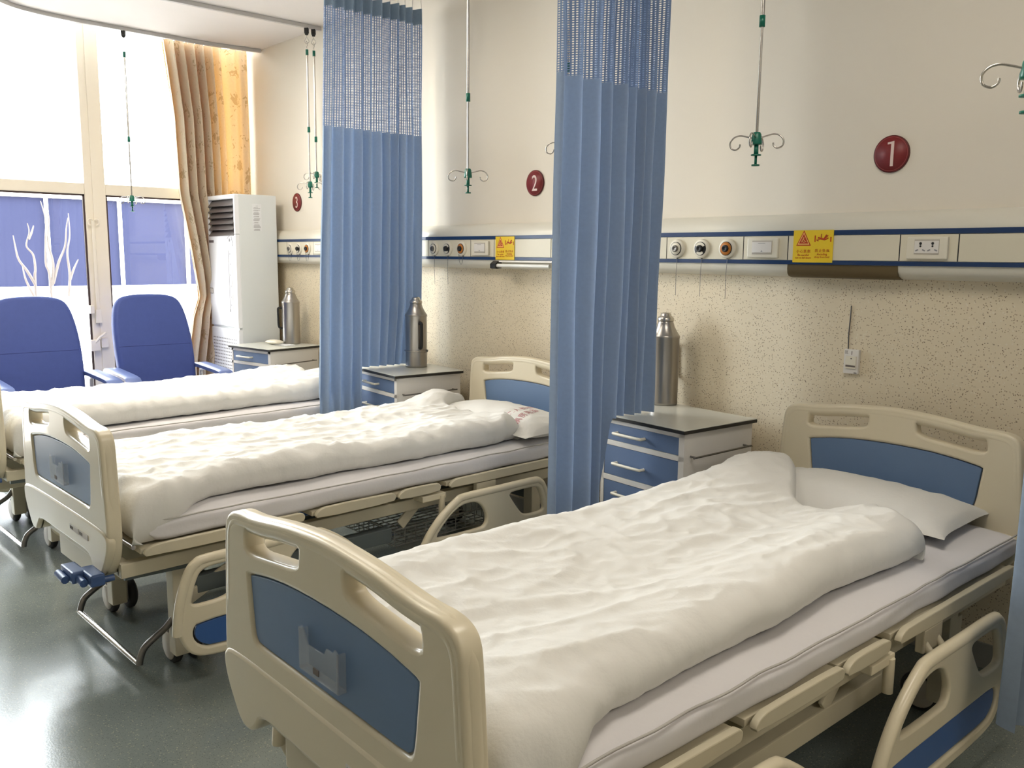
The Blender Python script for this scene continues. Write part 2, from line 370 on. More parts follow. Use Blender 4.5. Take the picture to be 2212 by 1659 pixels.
# window wall: bays between mullions
MUL = [-.03, -1.154, -2.36, -3.56, -4.76, -5.93]
for i in range(3):
    ya, yb = MUL[i], MUL[i+1]
    f = MB()
    XF0, XF1 = -.50, -.43
    hw = .071 if i else .05
    f.box(XF0, XF1, yb-.071, yb+.071, 0, ZT, .006)
    if i == 0: f.box(XF0, XF1, ya-.03, ya+.03, 0, ZT, .004)
    a, b = ya-.071, yb+.071
    if i == 0: a = ya-.03
    f.box(XF0+.004, XF1-.004, b, a, 1.816, 1.893, .005)
    f.box(XF0+.004, XF1-.004, b, a, 0, .07, .004); f.box(XF0+.004, XF1-.004, b, a, ZT-.07, ZT, .004)
    f.box(XF1-.002, XF1+.008, yb-.02, yb+.022, 0, ZT)          # raised middle profile
    fr = struct('window_%d' % (i+1), f, FRAME)
    g = MB()
    for z0, z1 in ((.07, 1.816),):
        g.box(-.462, -.444, b, b+.012, z0, z1); g.box(-.462, -.444, a-.012, a, z0, z1); g.box(-.462, -.444, b, a, z1-.012, z1)
    g.build('gasket', GASKET, fr)
    MB().box(-.468, -.464, b, a, .07, 1.816).build('pane', GLASS, fr)
    MB().box(-.468, -.464, b, a, 1.893, ZT-.07).build('pane', GLASS, fr)
    if i == 0:
        h = MB(); h.tube([(-.408, -1.187, 1.63), (-.408, -1.187, 1.0)], .012, 8)
        for s in (-1, 1): h.tube(crom([(-.41, -1.187, 1.615), (-.40, -1.187+s*.012, 1.64), (-.40, -1.187+s*.032, 1.638), (-.40, -1.187+s*.034, 1.61), (-.40, -1.187+s*.02, 1.6)]), .005, 6)
        h.box(-.425, -.40, -1.205, -1.165, .90, 1.0, .004); h.build('espagnolette_rod', FRAME, fr)
        h = MB(); h.box(-.428, -.385, -1.255, -1.19, .70, .78, .006); h.box(-.428, -.40, -1.18, -1.13, .72, .79, .004)
        h.tube([(-.39, -1.225, .76), (-.385, -1.19, .80), (-.385, -1.15, .83)], .009, 8); h.build('door_lock', FRAME, fr)
        h = MB(); h.box(-.425, -.39, -1.245, -1.215, .97, 1.03, .004); h.build('hinge', FRAME, fr)
for lx, ly, lw in FILL_LAMPS:  # unseen panels, added as housings for the fill lamps
    r = empty('added_fill_panel', (lx, ly, ZC))
    prop(r, 'added out-of-view fill light panel '+{5.5: 'over the nearest bed', 7.9: 'at the far right end of the room', 3.0: 'over the foot of the middle bed', 1.35: 'near the window, over the foot of the farthest bed'}[lx], 'ceiling light', 'added fill light panels')
    MB().box(-.31, .31, -.61, .61, -.03, 0, .004).build('added_panel_frame', WHITE, r)
    MB().box(-.28, .28, -.57, .57, -.034, -.028).build('added_panel_diffuser', LIT, r)

# ---------------------------------------------------------------- outside
struct('ground_outside', MB().box(-14, X0-.03, -9, 7, -.25, -.15), PAVE)
hr = empty('hoarding', (-6.2, 0, -.15)); prop(hr, 'long blue metal hoarding on a white wall outside the window', 'hoarding')
for i in range(14):
    yy = -5.0+i*.9
    MB().box(-.03, .0, yy-.448, yy+.448, 1.115, 2.24, .004).build('hoarding_panel', HOARD, hr)
for i in range(15):
    yy = -5.45+i*.9-.006
    MB().box(0, .05, yy-.02, yy+.02, 1.1, 2.26).build('hoarding_post', OUTWHITE, hr)
MB().box(-.04, .06, -5.7, 7, 2.24, 2.30).build('top_rail', OUTWHITE, hr)
MB().box(-.2, .08, -5.7, 7, 0, 1.11, .01).build('base_wall', OUTWHITE, hr)
bx = MB(); bx.box(-2.6, -1.6, -1.6, 1.4, -.15, .02, .01); bed_kerb = bx
pl = empty('planting_bed', (-2.3, -.6, -.15)); prop(pl, 'low kerbed planting bed of dry soil outside the window', 'planting bed')
k = MB()
for (a, b, c, d) in ((-.75, -.67, -1.6, 2.2), (.67, .75, -1.6, 2.2), (-.67, .67, -1.6, -1.52), (-.67, .67, 2.12, 2.2)): k.box(a, b, c, d, 0, .16, .01)
k.build('kerb', PAVE, pl)
sg = MB(); sg.grid(lambda a, b: (-.67+1.34*a, -1.52+3.64*b, .12+.05*noise.noise(Vector((a*9, b*22, 2)))+.04*sin(pi*a)), 24, 60); sg.build('soil', SOIL, pl)
def shrub(name, base, stems, label):
    r = empty(name, base); prop(r, label, 'shrub', 'bare shrubs outside the window')
    for st in stems:
        m = MB(); P = crom([(0, y, z) if len(q) == 0 else (q[0], y, z) for (y, z, *q) in st], 5); n = len(P)
        m.tube(P, [.014*(1-i/n*.75) for i in range(n)], 6); m.build('branch', BRANCH, r)
# base at x=-2.5; heights above ground -.15
shrub('bare_shrub', (-2.5, -1.1, 0), [
    [(.0, 0), (.0, 1.08), (.01, 1.25), (0, 1.38), (-.05, 1.46), (-.02, 1.58), (-.03, 1.66)],
    [(.0, 1.12), (-.06, 1.24), (-.12, 1.34), (-.14, 1.46), (-.15, 1.55)], [(-.02, 1.0, .04), (-.08, 1.15, .04), (-.1, 1.28, .03)], [(-.03, 1.52), (.0, 1.58), (.02, 1.64)]],
    'leafless forked shrub outside the window, left of the other')
shrub('bare_shrub', (-2.5, -.97, 0), [
    [(0, 0), (0, 1.1), (-.03, 1.3), (-.02, 1.52), (-.01, 1.7), (-.04, 1.86)], [(.01, 1.1), (.03, 1.3), (.0, 1.5), (.02, 1.7), (.0, 1.84)],
    [(.02, 1.12), (.08, 1.32), (.14, 1.46), (.16, 1.62), (.18, 1.72)], [(.14, 1.0, .02), (.16, 1.2, .02), (.15, 1.4, .02), (.18, 1.56, .02), (.18, 1.76, .02)], [(.16, 1.16, .02), (.2, 1.26, .02), (.24, 1.34, .02)]],
    'leafless shrub with tall upright twigs outside, nearer the window mullion')

# ---------------------------------------------------------------- hospital bed (local: x = across, -y = towards foot, z up)
def sym(half): return half+[(-x, z) for x, z in half[::-1] if x > 1e-6]
HALF = [(0,.445),(.15,.445),(.262,.445),(.285,.41),(.318,.385),(.362,.39),(.398,.43),(.424,.47),(.436,.52),(.437,.57),(.428,.70),(.421,.79),(.416,.835),(.398,.858),(.362,.869),(.31,.869),(.26,.874),(.15,.889),(.05,.896),(0,.897)]
def clean(p):
    o = []
    for q in p:
        if not o or (Vector(q)-Vector(o[-1])).length > 1e-5: o.append(q)
    return o
OUT = chaikin(clean(sym(HALF)), 2)
SLOTR = chaikin([(.084,.867),(.2,.861),(.306,.846),(.316,.82),(.313,.790),(.2,.803),(.092,.816),(.084,.84)], 2)
SLOTL = [(-x, z) for x, z in SLOTR][::-1]
PAN = chaikin([(0,.772),(.12,.769),(.21,.760),(.27,.750),(.303,.744),(.303,.735),(.297,.69),(.291,.64),(.284,.612),(.268,.603),(.15,.604),(0,.604),(-.15,.604),(-.268,.603),(-.284,.612),(-.291,.64),(-.297,.69),(-.303,.735),(-.303,.744),(-.27,.750),(-.21,.760),(-.12,.769)], 1)
def grow(p, c, k): return [(c[0]+(x-c[0])*k, c[1]+(z-c[1])*k) for x, z in p]
PANH = [(x*1.012, .688+(z-.688)*1.03) for x, z in PAN]
LOW = chaikin(clean(sym([(0,.445),(.15,.445),(.262,.445),(.285,.41),(.318,.385),(.362,.39),(.398,.43),(.424,.465),(.44,.50),(.44,.535),(.40,.552),(.2,.556),(0,.556)])), 2)
BOARDM = plate(OUT, [SLOTR, SLOTL, PANH], .0235, .009, 3)
LOWM = plate(LOW, [], .014, .009, 2)
PANM = plate(PAN, [], .008, .002, 1)
HOLD = plate([(-.062,.634),(.081,.634),(.081,.712),(.071,.716),(.066,.708),(.042,.708),(.034,.694),(-.028,.692),(-.040,.712),(-.050,.722),(-.062,.716)], [], .002, .0008, 1)
def up(me, y, flip=1):   # plate (u,z) -> local (u, y, z)
    return Matrix(((1*flip, 0, 0, 0), (0, 0, -1*flip, y), (0, 1, 0, 0), (0, 0, 0, 1)))
def board(root, name, vfront, facing, holder=False):
    """vfront: v of the front face; facing +1 towards the foot (outer face of the footboard)"""
    yc = -(vfront-facing*.0225)
    m = MB(); m.mesh(BOARDM, up(BOARDM, yc)); m.mesh(LOWM, up(LOWM, -(vfront-facing*.009)))
    # rounded hand rail along the top
    half = [(0,.8765),(.15,.868),(.26,.854),(.33,.849),(.372,.843),(.392,.826),(.400,.795),(.406,.72),(.412,.64),(.415,.57),(.415,.53)]
    top = [(-a, b) for a, b in half[::-1]][:-1]+half
    tp = crom([(a, b, 0) for a, b in top], 4); nt = len(tp)
    m.tube([(p.x, yc, p.y) for p in tp], [.0225*(.6+.4*sst(0, .12, min(k, nt-1-k)/(nt-1))) for k in range(nt)], 14, flat=1.08)
    b = m.build(name, CREAM, root, auto=40)
    MB().mesh(PANM, up(PANM, -(vfront-facing*.012))).build('inlay_panel', PANEL, b)
    if holder:
        h = MB(); yf = -(vfront+.013)
        h.mesh(HOLD, up(HOLD, yf))
        h.box(-.062, .081, yf, yf+.016, .634, .639); h.box(-.062, -.056, yf, yf+.016, .634, .712); h.box(.075, .081, yf, yf+.016, .634, .708)
        h.build('card_holder', ACRYL, b)
        h = MB(); h.box(-.004, .016, yf-.004, yf-.0025, .645, .657); h.build('holder_clip', INK, b)
    return b
RAIL = [(.006,.183),(.0,.239),(.013,.31),(.036,.395),(.062,.436),(.10,.446),(.22,.446),(.50,.446),(.545,.436),(.60,.402),(.651,.362),(.695,.315),(.735,.25),(.757,.19),(.758,.135),(.735,.107),(.69,.098),(.45,.098),(.21,.098),(.086,.106),(.035,.128)]
RH1 = [(.048,.311),(.062,.362),(.080,.398),(.115,.408),(.215,.408),(.262,.404),(.24,.372),(.212,.336),(.184,.303),(.15,.289),(.065,.288),(.048,.296)]
RH2 = [(.442,.404),(.52,.405),(.572,.380),(.618,.342),(.655,.303),(.648,.289),(.42,.286),(.392,.294),(.384,.33),(.405,.372)]
RP = [(.056,.208),(.072,.224),(.3,.224),(.66,.224),(.695,.215),(.71,.18),(.70,.147),(.665,.138),(.3,.138),(.112,.138),(.074,.155),(.056,.18)]
RAILM_ = plate(chaikin(RAIL, 2), [chaikin(RH1, 2), chaikin(RH2, 2), chaikin([(.383+(x-.383)*1.025, .181+(z-.181)*1.10) for x, z in RP], 1)], .0115, .008, 2)
RPM = plate(chaikin(RP, 1), [], .005, .0015, 1)
TOPR = [(.0,.20),(.004,.25),(.017,.32),(.044,.395),(.07,.424),(.11,.433),(.3,.433),(.5,.433),(.545,.422),(.60,.388),(.645,.352),(.69,.302),(.727,.24),(.744,.18)]
def side_rail(root, side, foot):
    U = side*.53
    def P(a, z): return (U, -(2.105-a) if foot else -(.40+a), z)
    # plate coords (a,z,t) -> local
    if foot: xf = Matrix(((0, 0, 1, U), (1, 0, 0, -2.105), (0, 1, 0, 0), (0, 0, 0, 1)))
    else: xf = Matrix(((0, 0, 1, U), (-1, 0, 0, -.40), (0, 1, 0, 0), (0, 0, 0, 1)))
    m = MB(); m.mesh(RAILM_, xf)
    m.tube([P(p.x, p.y) for p in crom([(a, z, 0) for a, z in TOPR], 4)], .0165, 10)
    b = m.build('side_rail', CREAM, root, auto=40)
    MB().mesh(RPM, xf).build('inlay_panel', PANELD, b)
    br = MB()
    for a in (.29, .36):
        x0, x1 = (U-.015*side), side*.44
        q = [P(a, .36), P(a, .36)]
        br.tube(crom([(U-side*.014, P(a, 0)[1], .37), (side*.495, P(a, 0)[1], .375), (side*.47, P(a, 0)[1], .40), (side*.45, P(a, 0)[1], .425)], 4), .011, 8)
    yy = P(.325, 0)[1]; br.box(side*.455-.012, side*.455+.012, yy-.055, yy+.055, .39, .455, .004)
    br.build('rail_bracket', CREAMSTEEL, b)
    return b
def pan_section(root, v0, v1, name, zt=.482):
    m = MB(); m.box(-.445, .445, -v1, -v0, zt-.018, zt, .004)
    for s in (-1, 1):
        a = [(-v0-.02, .495), (-v0-.004, .488), (-v0, .474), (-v0-.012, .458), (-v1+.012, .458), (-v1, .474), (-v1+.02, .49), (-v1+.05, .497)]
        me = plate(chaikin(a, 1), [], .009, .003, 1)
        m.mesh(me, Matrix(((0, 0, 1, s*.462), (1, 0, 0, 0), (0, 1, 0, 0), (0, 0, 0, 1))))
    return m.build(name, CREAMSTEEL, root, auto=35)
def make_bed(kind):
    r = empty('hospital_bed')
    board(r, 'headboard', .05, 1)
    fb = board(r, 'footboard', 2.2675, 1, True)
    for x in (.09, .182):
        l = MB().box(x, x+.085, -2.2745, -2.2722, .487, .505).build('label_sticker', LABEL, fb)
        MB().box(x+.005, x+.035, -2.2752, -2.2743, .491, .501).build('label_print', INK, fb)
    pan_section(r, .17, .93, 'head_section'); pan_section(r, .975, 1.19, 'seat_section'); pan_section(r, 1.20, 1.56, 'thigh_section'); pan_section(r, 1.60, 2.175, 'foot_section')
    MB().tube([(-.43, -2.19, .487), (.43, -2.19, .487)], .008, 8).build('mattress_stop', CHROME, r)
    m = MB()
    for s in (-1, 1):
        m.box(s*.39-.02, s*.39+.02, -2.225, -.06, .385, .432, .004)
    m.box(-.39, .39, -2.225, -2.19, .385, .432, .004); m.box(-.39, .39, -.10, -.06, .385, .432, .004); m.box(-.39, .39, -1.22, -1.18, .39, .43, .004)
    m.build('bed_frame', CREAMSTEEL, r)
    m = MB()
    for s in (-1, 1): m.box(s*.36-.022, s*.36+.022, -1.97, -(.78 if kind == 'cream' else 1.16), .262, .322, .004)
    m.box(-.36, .36, -1.97, -1.92, .262, .322, .004); m.box(-.36, .36, -.30, -.25, .262, .322, .004); m.box(-.03, .03, -1.95, -.27, .262, .31, .004)
    m.build('undercarriage', CREAMSTEEL if kind == 'cream' else GREYSTEEL, r)
    m = MB(); m.tube([(.36, -2.2, .372), (.36, -1.5, .352)], .012, 8); m.tube([(.30, -2.2, .372), (.12, -1.2, .352)], .012, 8)
    m.build('crank_shaft', GREYSTEEL, r)
    for s in (-1, 1):
        for (va, za, vb, zb) in ((.97, .45, 1.10, .335), (1.72, .39, 2.0, .25)):
            a = Vector((s*.375, -va, za)); b = Vector((s*.375, -vb, zb)); d = (b-a); L = d.length
            mx = Matrix.Translation((a+b)/2) @ d.to_track_quat('Y', 'Z').to_matrix().to_4x4()
            MB().box(-.006, .006, -L/2-.02, L/2+.02, -.022, .022, .004, xf=mx).build('link_arm', CREAMSTEEL, r)
    for su in (-1, 1):
        for v in (.30, 2.0):
            lx_ = su*.296+.038; g = MB(); g.box(lx_-.028, lx_+.028, -v-.045, -v+.012, .05, .40, .004)
            leg = g.build('leg', CREAMSTEEL, r)
            c = MB(); wx = lx_-.052
            for k, y0 in ((1, .022), (-1, -.045)):
                c.lathe([(.03, y0-.015), (.055, y0-.015), (.063, y0-.008), (.063, y0+.008), (.055, y0+.015), (.03, y0+.015)], 28, (wx, -v, .063), 'y', 0)
                yy = y0+k*.0155
                c.lathe([(.0, yy-.001*k), (.049, yy-.001*k), (.049, yy+.003*k), (.044, yy+.005*k), (0, yy+.006*k)], 28, (wx, -v, .063), 'y', 1)
            c.tube([(wx, -v-.022, .063), (wx, -v+.045, .063)], .012, 8, mi=1); c.box(wx-.02, lx_, -v-.004, -v+.026, .05, .135, .004, 1)
            c.build('caster', [RUBBER, DISC], leg)
    for su in (-.262, .325):
        m = MB(); m.tube(crom([(su-.012 if su < 0 else su+.012, -2.02, .20), (su, -2.06, .15), (su, -2.10, .125), (su, -2.135, .10), (su, -2.15, .07), (su, -2.155, .046)], 4), .012, 8, flat=1.0)
        m.build('brake_pedal_arm', DARKSTEEL, r)
    MB().tube([(-.262, -2.157, .05), (.325, -2.157, .05)], .0095, 10).build('brake_bar', CHROME, r)
    m = MB(); m.box(-.30, .14, -2.20, -2.04, .285, .43, .006); m.build('crank_housing', CREAMSTEEL, r)
    for i, (x, y) in enumerate(((.215, -2.325), (.285, -2.292))):
        m = MB(); m.box(x+.0, x+.115, y-.022, y+.022, .376, .414, .006)
        m.tube([(x+.02, y-.034, .392), (x+.09, y-.034, .388)], .013, 10)
        m.tube([(x+.10, y+.02, .39), (x+.10, -2.24, .39)], .011, 8)
        m.build('crank_handle', CRANK, r)
    # infusion pole socket hanging from the frame
    m = MB(); m.tube([(.465, -.97, .44), (.465, -.97, .35)], .0135, 12); m.box(.40, .47, -1.07, -.95, .425, .45, .004); m.build('pole_socket', CREAM, r)
    # wire basket below
    m = MB(); V0, V1, U0, U1, ZB = .50, 1.06, -.27, .26, .19
    for i in range(15): u = U0+(U1-U0)*i/14; m.tube([(u, -V0, ZB+.07), (u, -V0, ZB), (u, -V1, ZB), (u, -V1, ZB+.07)], .003, 4)
    for i in range(11): v = V0+(V1-V0)*i/10; m.tube([(U0, -v, ZB+.07), (U0, -v, ZB), (U1, -v, ZB), (U1, -v, ZB+.07)], .003, 4)
    m.tube([(U0, -V0, ZB+.07), (U1, -V0, ZB+.07), (U1, -V1, ZB+.07), (U0, -V1, ZB+.07)], .004, 6, closed=True)
    for s in (U0, U1):
        for v in (V0+.05, V1-.05): m.tube([(s, -v, ZB+.07), (s*1.42, -v, .40)], .003, 5)
    m.build('wire_basket', mat('zinc_wire', lin(178, 178, 174), .4, metal=.3), r)
    for s in (1, -1):
        for ft in (True, False): side_rail(r, s, ft)
    return r
BEDS = {1: (4.977, -.1385, -.0041), 2: (3.0493, -.1113, .0365), 3: (1.462, -.11, .046)}
bed1 = make_bed('cream'); bed2 = make_bed('grey')
LB = {1: 'nearest cream hospital bed with blue inlays, under the number 1 sign', 2: 'middle cream hospital bed with blue inlays, under the number 2 sign', 3: 'farthest cream hospital bed, beside the window chairs'}
for i in (1, 2, 3):
    b = bed1 if i == 1 else (bed2 if i == 2 else copy_tree(bed2))
    x, y, rz = BEDS[i]; b.location = (x, y, 0); b.rotation_euler = (0, 0, rz); prop(b, LB[i], 'bed', 'hospital beds along the wall')
def at_bed(o, i):
    x, y, rz = BEDS[i]; o.location = (x, y, 0); o.rotation_euler = (0, 0, rz); return o

# ---------------------------------------------------------------- bedding
def nz(x, y, s): return noise.noise(Vector((x, y, s)))
def ridge(x, y, s): return 1-abs(nz(x, y, s))*2
def mattress(i):
    r = empty('mattress')
    m = MB(); nu, nv = 40, 90
    def f(a, b):
        # closed cross section around the mattress
        th = a*2*pi; ex = 5
        c, s = cos(th), sin(th); d = (abs(c)**ex+abs(s)**ex)**(-1/ex)
        e = 2*b-1; taper = (1-abs(e)**40)**.5
        v = .06+b*2.08
        u = c*d*.442; z = .524+s*d*.047*(.2+.8*taper)
        if s < .2: z += .006*nz(v*5, u*3, 5+i)
        sag = .010*sin(pi*b)
        u += .006*nz(v*6, z*20, 9+i)*(abs(c) > .5)
        return (u*(.985+.015*taper), -v, z-(sag*.4)+.004*nz(v*2, u*2, i))
    m.grid(f, 64, nv); m.build('mattress_cover', SHEET, r)
    p = MB(); P = [(.437+.004*nz(t*.3, 2, i), -(.09+t/60*2.02), .562-.010*.4*sin(pi*t/60)+.003*nz(t*.25, 1, i)) for t in range(61)]
    p.tube(P, .003, 5); p.build('piping', PIPING, r)
    at_bed(r, i); return prop(r, ['', 'white sheeted mattress on the nearest bed', 'white sheeted mattress on the middle bed', 'white sheeted mattress on the farthest bed'][i], 'mattress', 'mattresses on the beds')
def duvet(i):
    seed = 11*i
    if i == 1:
        head = lambda u: .17 + (.40*sst(-.38, .02, u)) - .13*sst(.06, .22, u) + .13*sst(.16, .42, u)
        near = lambda v: .362+.012*sin(v*4+1)+.006*sin(v*11)
    elif i == 2:
        head = lambda u: .14+.25*sst(-.42, -.2, u)
        near = lambda v: .352+.012*sin(v*3)+.006*sin(v*13)-.03*(1-sst(.3, .7, v))
    else:
        head = lambda u: .30+.1*sst(-.3, 0, u)
        near = lambda v: .345+.012*sin(v*3.3+2)+.006*sin(v*12)
    NU, NV = 120, 230; FOOT = 2.19
    def prof(t):           # edge arc: t 0 (flat) .. 1 (underside) -> outward, height factor
        th = pi/2-t*(pi/2+radians(62)); s0 = sin(-radians(62))
        return cos(th), (sin(th)-s0)/(1-s0)
    def f(a, b):
        # along v
        if b < .05: tv = 1-b/.05; ov, hv = prof(tv); vv = None; bb = 0; sgn = -1; Rv = .05
        elif b > .94: tv = (b-.94)/.06; ov, hv = prof(tv); bb = 1; sgn = 1; Rv = .055
        else: ov, hv, bb, sgn, Rv = 0, 1, (b-.05)/.89, 0, 0
        if a < .08: tu = 1-a/.08; ou, hu = prof(tu); aa = 0; sg = -1
        elif a > .90: tu = (a-.90)/.10; ou, hu = prof(tu); aa = 1; sg = 1
        else: ou, hu, aa, sg = 0, 1, (a-.08)/.82, 0
        R = .055
        ug = -.43+aa*.80
        v0 = head(ug)+.05; v1 = FOOT-.055
        v = v0+(v1-v0)*bb + sgn*ov*Rv
        tk = sst(1.86, 2.10, v)
        n1 = near(v)+.085*tk; u0 = -.43-.02*tk
        u = (u0+R)+(n1-u0-2*R)*aa + sg*ou*R
        zb = .572-.080*sst(1.93, 2.10, v)*max(sst(.3, .7, a), sst(2.06, 2.12, v))
        H = .098+.006*sin(v*2+i)
        if i == 1:
            H += .016*exp(-((u-.25)/.10)**2)-.012*exp(-((u-.03)/.13)**2)+.045*exp(-((u+.33)/.13)**2-((v-.36)/.20)**2)+.012*exp(-((u+.34)/.1)**2-((v-1.9)/.5)**2)-.01*exp(-((u+.1)/.2)**2-((v-1.6)/.35)**2)
        elif i == 2:
            H += .012*exp(-((u-.25)/.09)**2)+.05*exp(-((u+.32)/.11)**2-((v-.36)/.12)**2)-.015*exp(-((u+.05)/.18)**2-((v-.85)/.4)**2)
        else:
            H += .01*exp(-((u-.22)/.1)**2)+.03*exp(-((v-.45)/.2)**2)
        z = zb+(H+(.572-zb))*hu*hv
        e = min(hu, hv); k = .35+.65*e
        # wrinkles: broad swells, sharp diagonal creases, crinkle
        wv = .85 if i == 1 else 1.35
        z += k*(.009*nz(u*4, v*2.2, seed)+.010*wv*(abs(ridge(u*7+v*2.2, v*3.1-u*1.5, seed+3))**1.7-.4)*(.5+.5*sst(-.1, .4, nz(u*2, v*2, seed+8)+.25))
             + .0065*wv*(abs(ridge(u*5-v*3.5, v*8+u*3, seed+5))**1.6-.4)+.0040*wv*(abs(ridge(u*17, v*14+u*6, seed+6))**1.5-.4)+.0012*nz(u*42, v*42, seed+7))
        if sg: # gathers along the rolled edge
            u += sg*.006*ou*(nz(v*7, 3, seed)+.6*ridge(v*16, z*9, seed+2))
        if sgn > 0: v += .006*ov*ridge(u*15, 3, seed)
        return (u, -v, z)
    m = MB(); m.grid(f, NU, NV)
    o = m.build('duvet', LINEN)
    at_bed(o, i)
    return prop(o, ['', 'white folded quilt on the nearest bed, edge rolled towards the viewer', 'creased white quilt on the middle bed, peaked beside its pillow', 'white quilt on the farthest bed, by the blue chairs'][i], 'quilt', 'folded quilts on the beds')
def pillow(i, uc, vc, su, sv, rz, h, printed=False):
    m = MB()
    def f(a, b):
        th = a*2*pi
        e = 2*b-1
        rr = sqrt(max(0, 1-abs(e)**2.6))
        x = e
        # superellipse slices across the pillow length
        c, s = cos(th), sin(th)
        yy = (abs(c)**.75)*(1 if c > 0 else -1)*(1-.10*abs(e)**3*0)
        # corners pinch
        w = (1-.06*(1-abs(e)**4))
        zz = s*(abs(s)**-.15 if abs(s) > .01 else 0)*rr*(1-abs(yy)**3.2*.9)
        u = x*su*(1-.05*(1-abs(yy)**4)); v = yy*sv*w
        z = h*zz
        if zz > 0: z += .006*nz(u*9, v*9, i)+.004*(ridge(u*14+v*5, v*10, i+4)-.5)
        else: z *= .55
        return (u, -v, z)
    m.grid(f, 56, 60)
    me = m
    o = me.build('pillow', LINEN)
    x, y, b = BEDS[i]; c, s = cos(b), sin(b)
    o.location = (x+uc*c+vc*s, y+uc*s-vc*c, .60); o.rotation_euler = (0, 0, b+rz)
    return o
mats_ = [mattress(i) for i in (1, 2, 3)]
duv = [duvet(i) for i in (1, 2, 3)]
p1 = pillow(1, -.03, .235, .385, .215, .03, .075); prop(p1, 'plain white pillow at the head of the nearest bed', 'pillow', 'pillows on the beds')
p2 = pillow(2, .045, .245, .40, .215, -.02, .085); prop(p2, 'white pillow with faded red print on the middle bed', 'pillow', 'pillows on the beds')
p3 = pillow(3, .02, .235, .385, .215, .0, .09); prop(p3, 'white pillow at the head of the farthest bed', 'pillow', 'pillows on the beds')

from mathutils.bvhtree import BVHTree
def pillow_print(p):
    me = p.data; bv = BVHTree.FromPolygons([q.co for q in me.vertices], [list(f.vertices) for f in me.polygons])
    x, y, b = BEDS[2]; rz = p.rotation_euler.z
    for txt, size, (ua, va), (ub, vb) in PRINT:
        t = text_mesh(txt, size, 0, align='LEFT', space=1.25)
        w_ = max(q.co.x for q in t.vertices); L_ = sqrt((ub-ua)**2+(vb-va)**2); k = L_/w_
        dx, dy = (ub-ua)/L_, -(vb-va)/L_
        m = MB(); vs = []
        for q in t.vertices:
            a, c = q.co.x*k, q.co.y*k
            u = ua+a*dx-c*dy; yy = -va+a*dy+c*dx
            # bed frame -> pillow local
            px_, py_ = u-PU, yy+PV; cc, ss = cos(-PR), sin(-PR); lx_, ly_ = px_*cc-py_*ss, px_*ss+py_*cc
            hit = bv.ray_cast(Vector((lx_, ly_, .5)), Vector((0, 0, -1)))
            z_ = hit[0].z+.0012 if hit[0] else 0
            vs.append((lx_, ly_, z_))
        m.add(vs, [list(f.vertices) for f in t.polygons]); m.build('printed_text', FADED, p)
FADED = mat('faded_red_print', lin(196, 128, 136), .85, spec=.1, var=.2, vscale=30)
PU, PV, PR = .045, .245, -.02
PRINT = [('第二人民医院', .034, (.215, .405), (.185, .13)), ('病房用品', .03, (.30, .40), (.25, .21))]
pillow_print(p2)

# ---------------------------------------------------------------- bedside cabinets
def make_cabinet():
    W, Dp = .477, .439
    r = empty('bedside_cabinet')       # local: right-back corner at origin, x to the left negative, -y to the front
    m = MB(); m.box(-W+.012, -.012, -Dp+.022, -.01, .07, .745, .003); m.build('carcass', WHITE, r)
    m = MB(); m.box(-W, 0, -Dp, 0, .7475, .764, .002, 0); m.build('worktop', TOP, r)
    m = MB(); m.box(-W-.0015, .0015, -Dp-.0015, .0015, .747, .7605, .001); m.build('edge_band', EDGE, r)
    m = MB(); yf = -Dp+.022
    for (x0, x1, z0, z1) in ((-W+.012, -.012, .728, .745), (-W+.012, -.012, .636, .656), (-W+.012, -.012, .486, .508), (-W+.012, -.012, .07, .10), (-W+.012, -W+.03, .07, .745), (-.04, -.012, .07, .745)):
        m.box(x0, x1, yf-.006, yf+.004, z0, z1, .001)
    m.build('face_frame', WHITE, r)
    for z0, z1, hz in ((.656, .728, .692), (.508, .636, .566), (.29, .486, .44)):
        d = MB().box(-W+.031, -.041, yf-.004, yf+.006, z0+.002, z1-.002, .001).build('drawer', DRAWER, r)
        h = MB(); h.tube(crom([(-.372, yf, hz), (-.372, yf-.024, hz), (-.360, yf-.03, hz), (-.232, yf-.03, hz), (-.22, yf-.024, hz), (-.22, yf, hz)], 4), .0065, 8); h.build('handle', CHROME if False else OUTW, d)
    d = MB().box(-W+.031, -.041, yf-.004, yf+.006, .102, .288, .001).build('door', DRAWER, r)
    MB().tube(crom([(-.34, yf, .25), (-.34, yf-.026, .25), (-.25, yf-.026, .25), (-.25, yf, .25)], 4), .005, 8).build('handle', OUTW, d)
    m = MB(); m.tube(crom([(-.012, -.385, .655), (.014, -.385, .655), (.016, -.375, .655), (.016, -.075, .66), (.014, -.065, .66), (-.012, -.065, .66)], 4), .004, 8); m.build('towel_bar', DARKSTEEL, r)
    for x in (-W+.05, -.05):
        for y in (-Dp+.06, -.05):
            m = MB(); m.lathe([(.018, -.011), (.027, -.011), (.027, .011), (.018, .011)], 16, (x, y, .027), 'x'); m.box(x-.016, x+.016, y-.014, y+.014, .045, .07, .002); m.build('caster', RUBBER, r)
    return r
cab = make_cabinet()
CABS = [(4.377, -.085, -.0652, 'white bedside cabinet with blue drawers, left of the nearest bed'), (2.4573, -.088, -.0874, 'white bedside cabinet with blue drawers, left of the middle bed'), (.735, -.03, .1728, 'white bedside cabinet with blue drawers, beside the tall air conditioner')]
for k, (x, y, rz, lb) in enumerate(CABS):
    c = cab if k == 0 else copy_tree(cab)
    c.location = (x, y, 0); c.rotation_euler = (0, 0, rz); prop(c, lb, 'bedside cabinet', 'bedside cabinets')
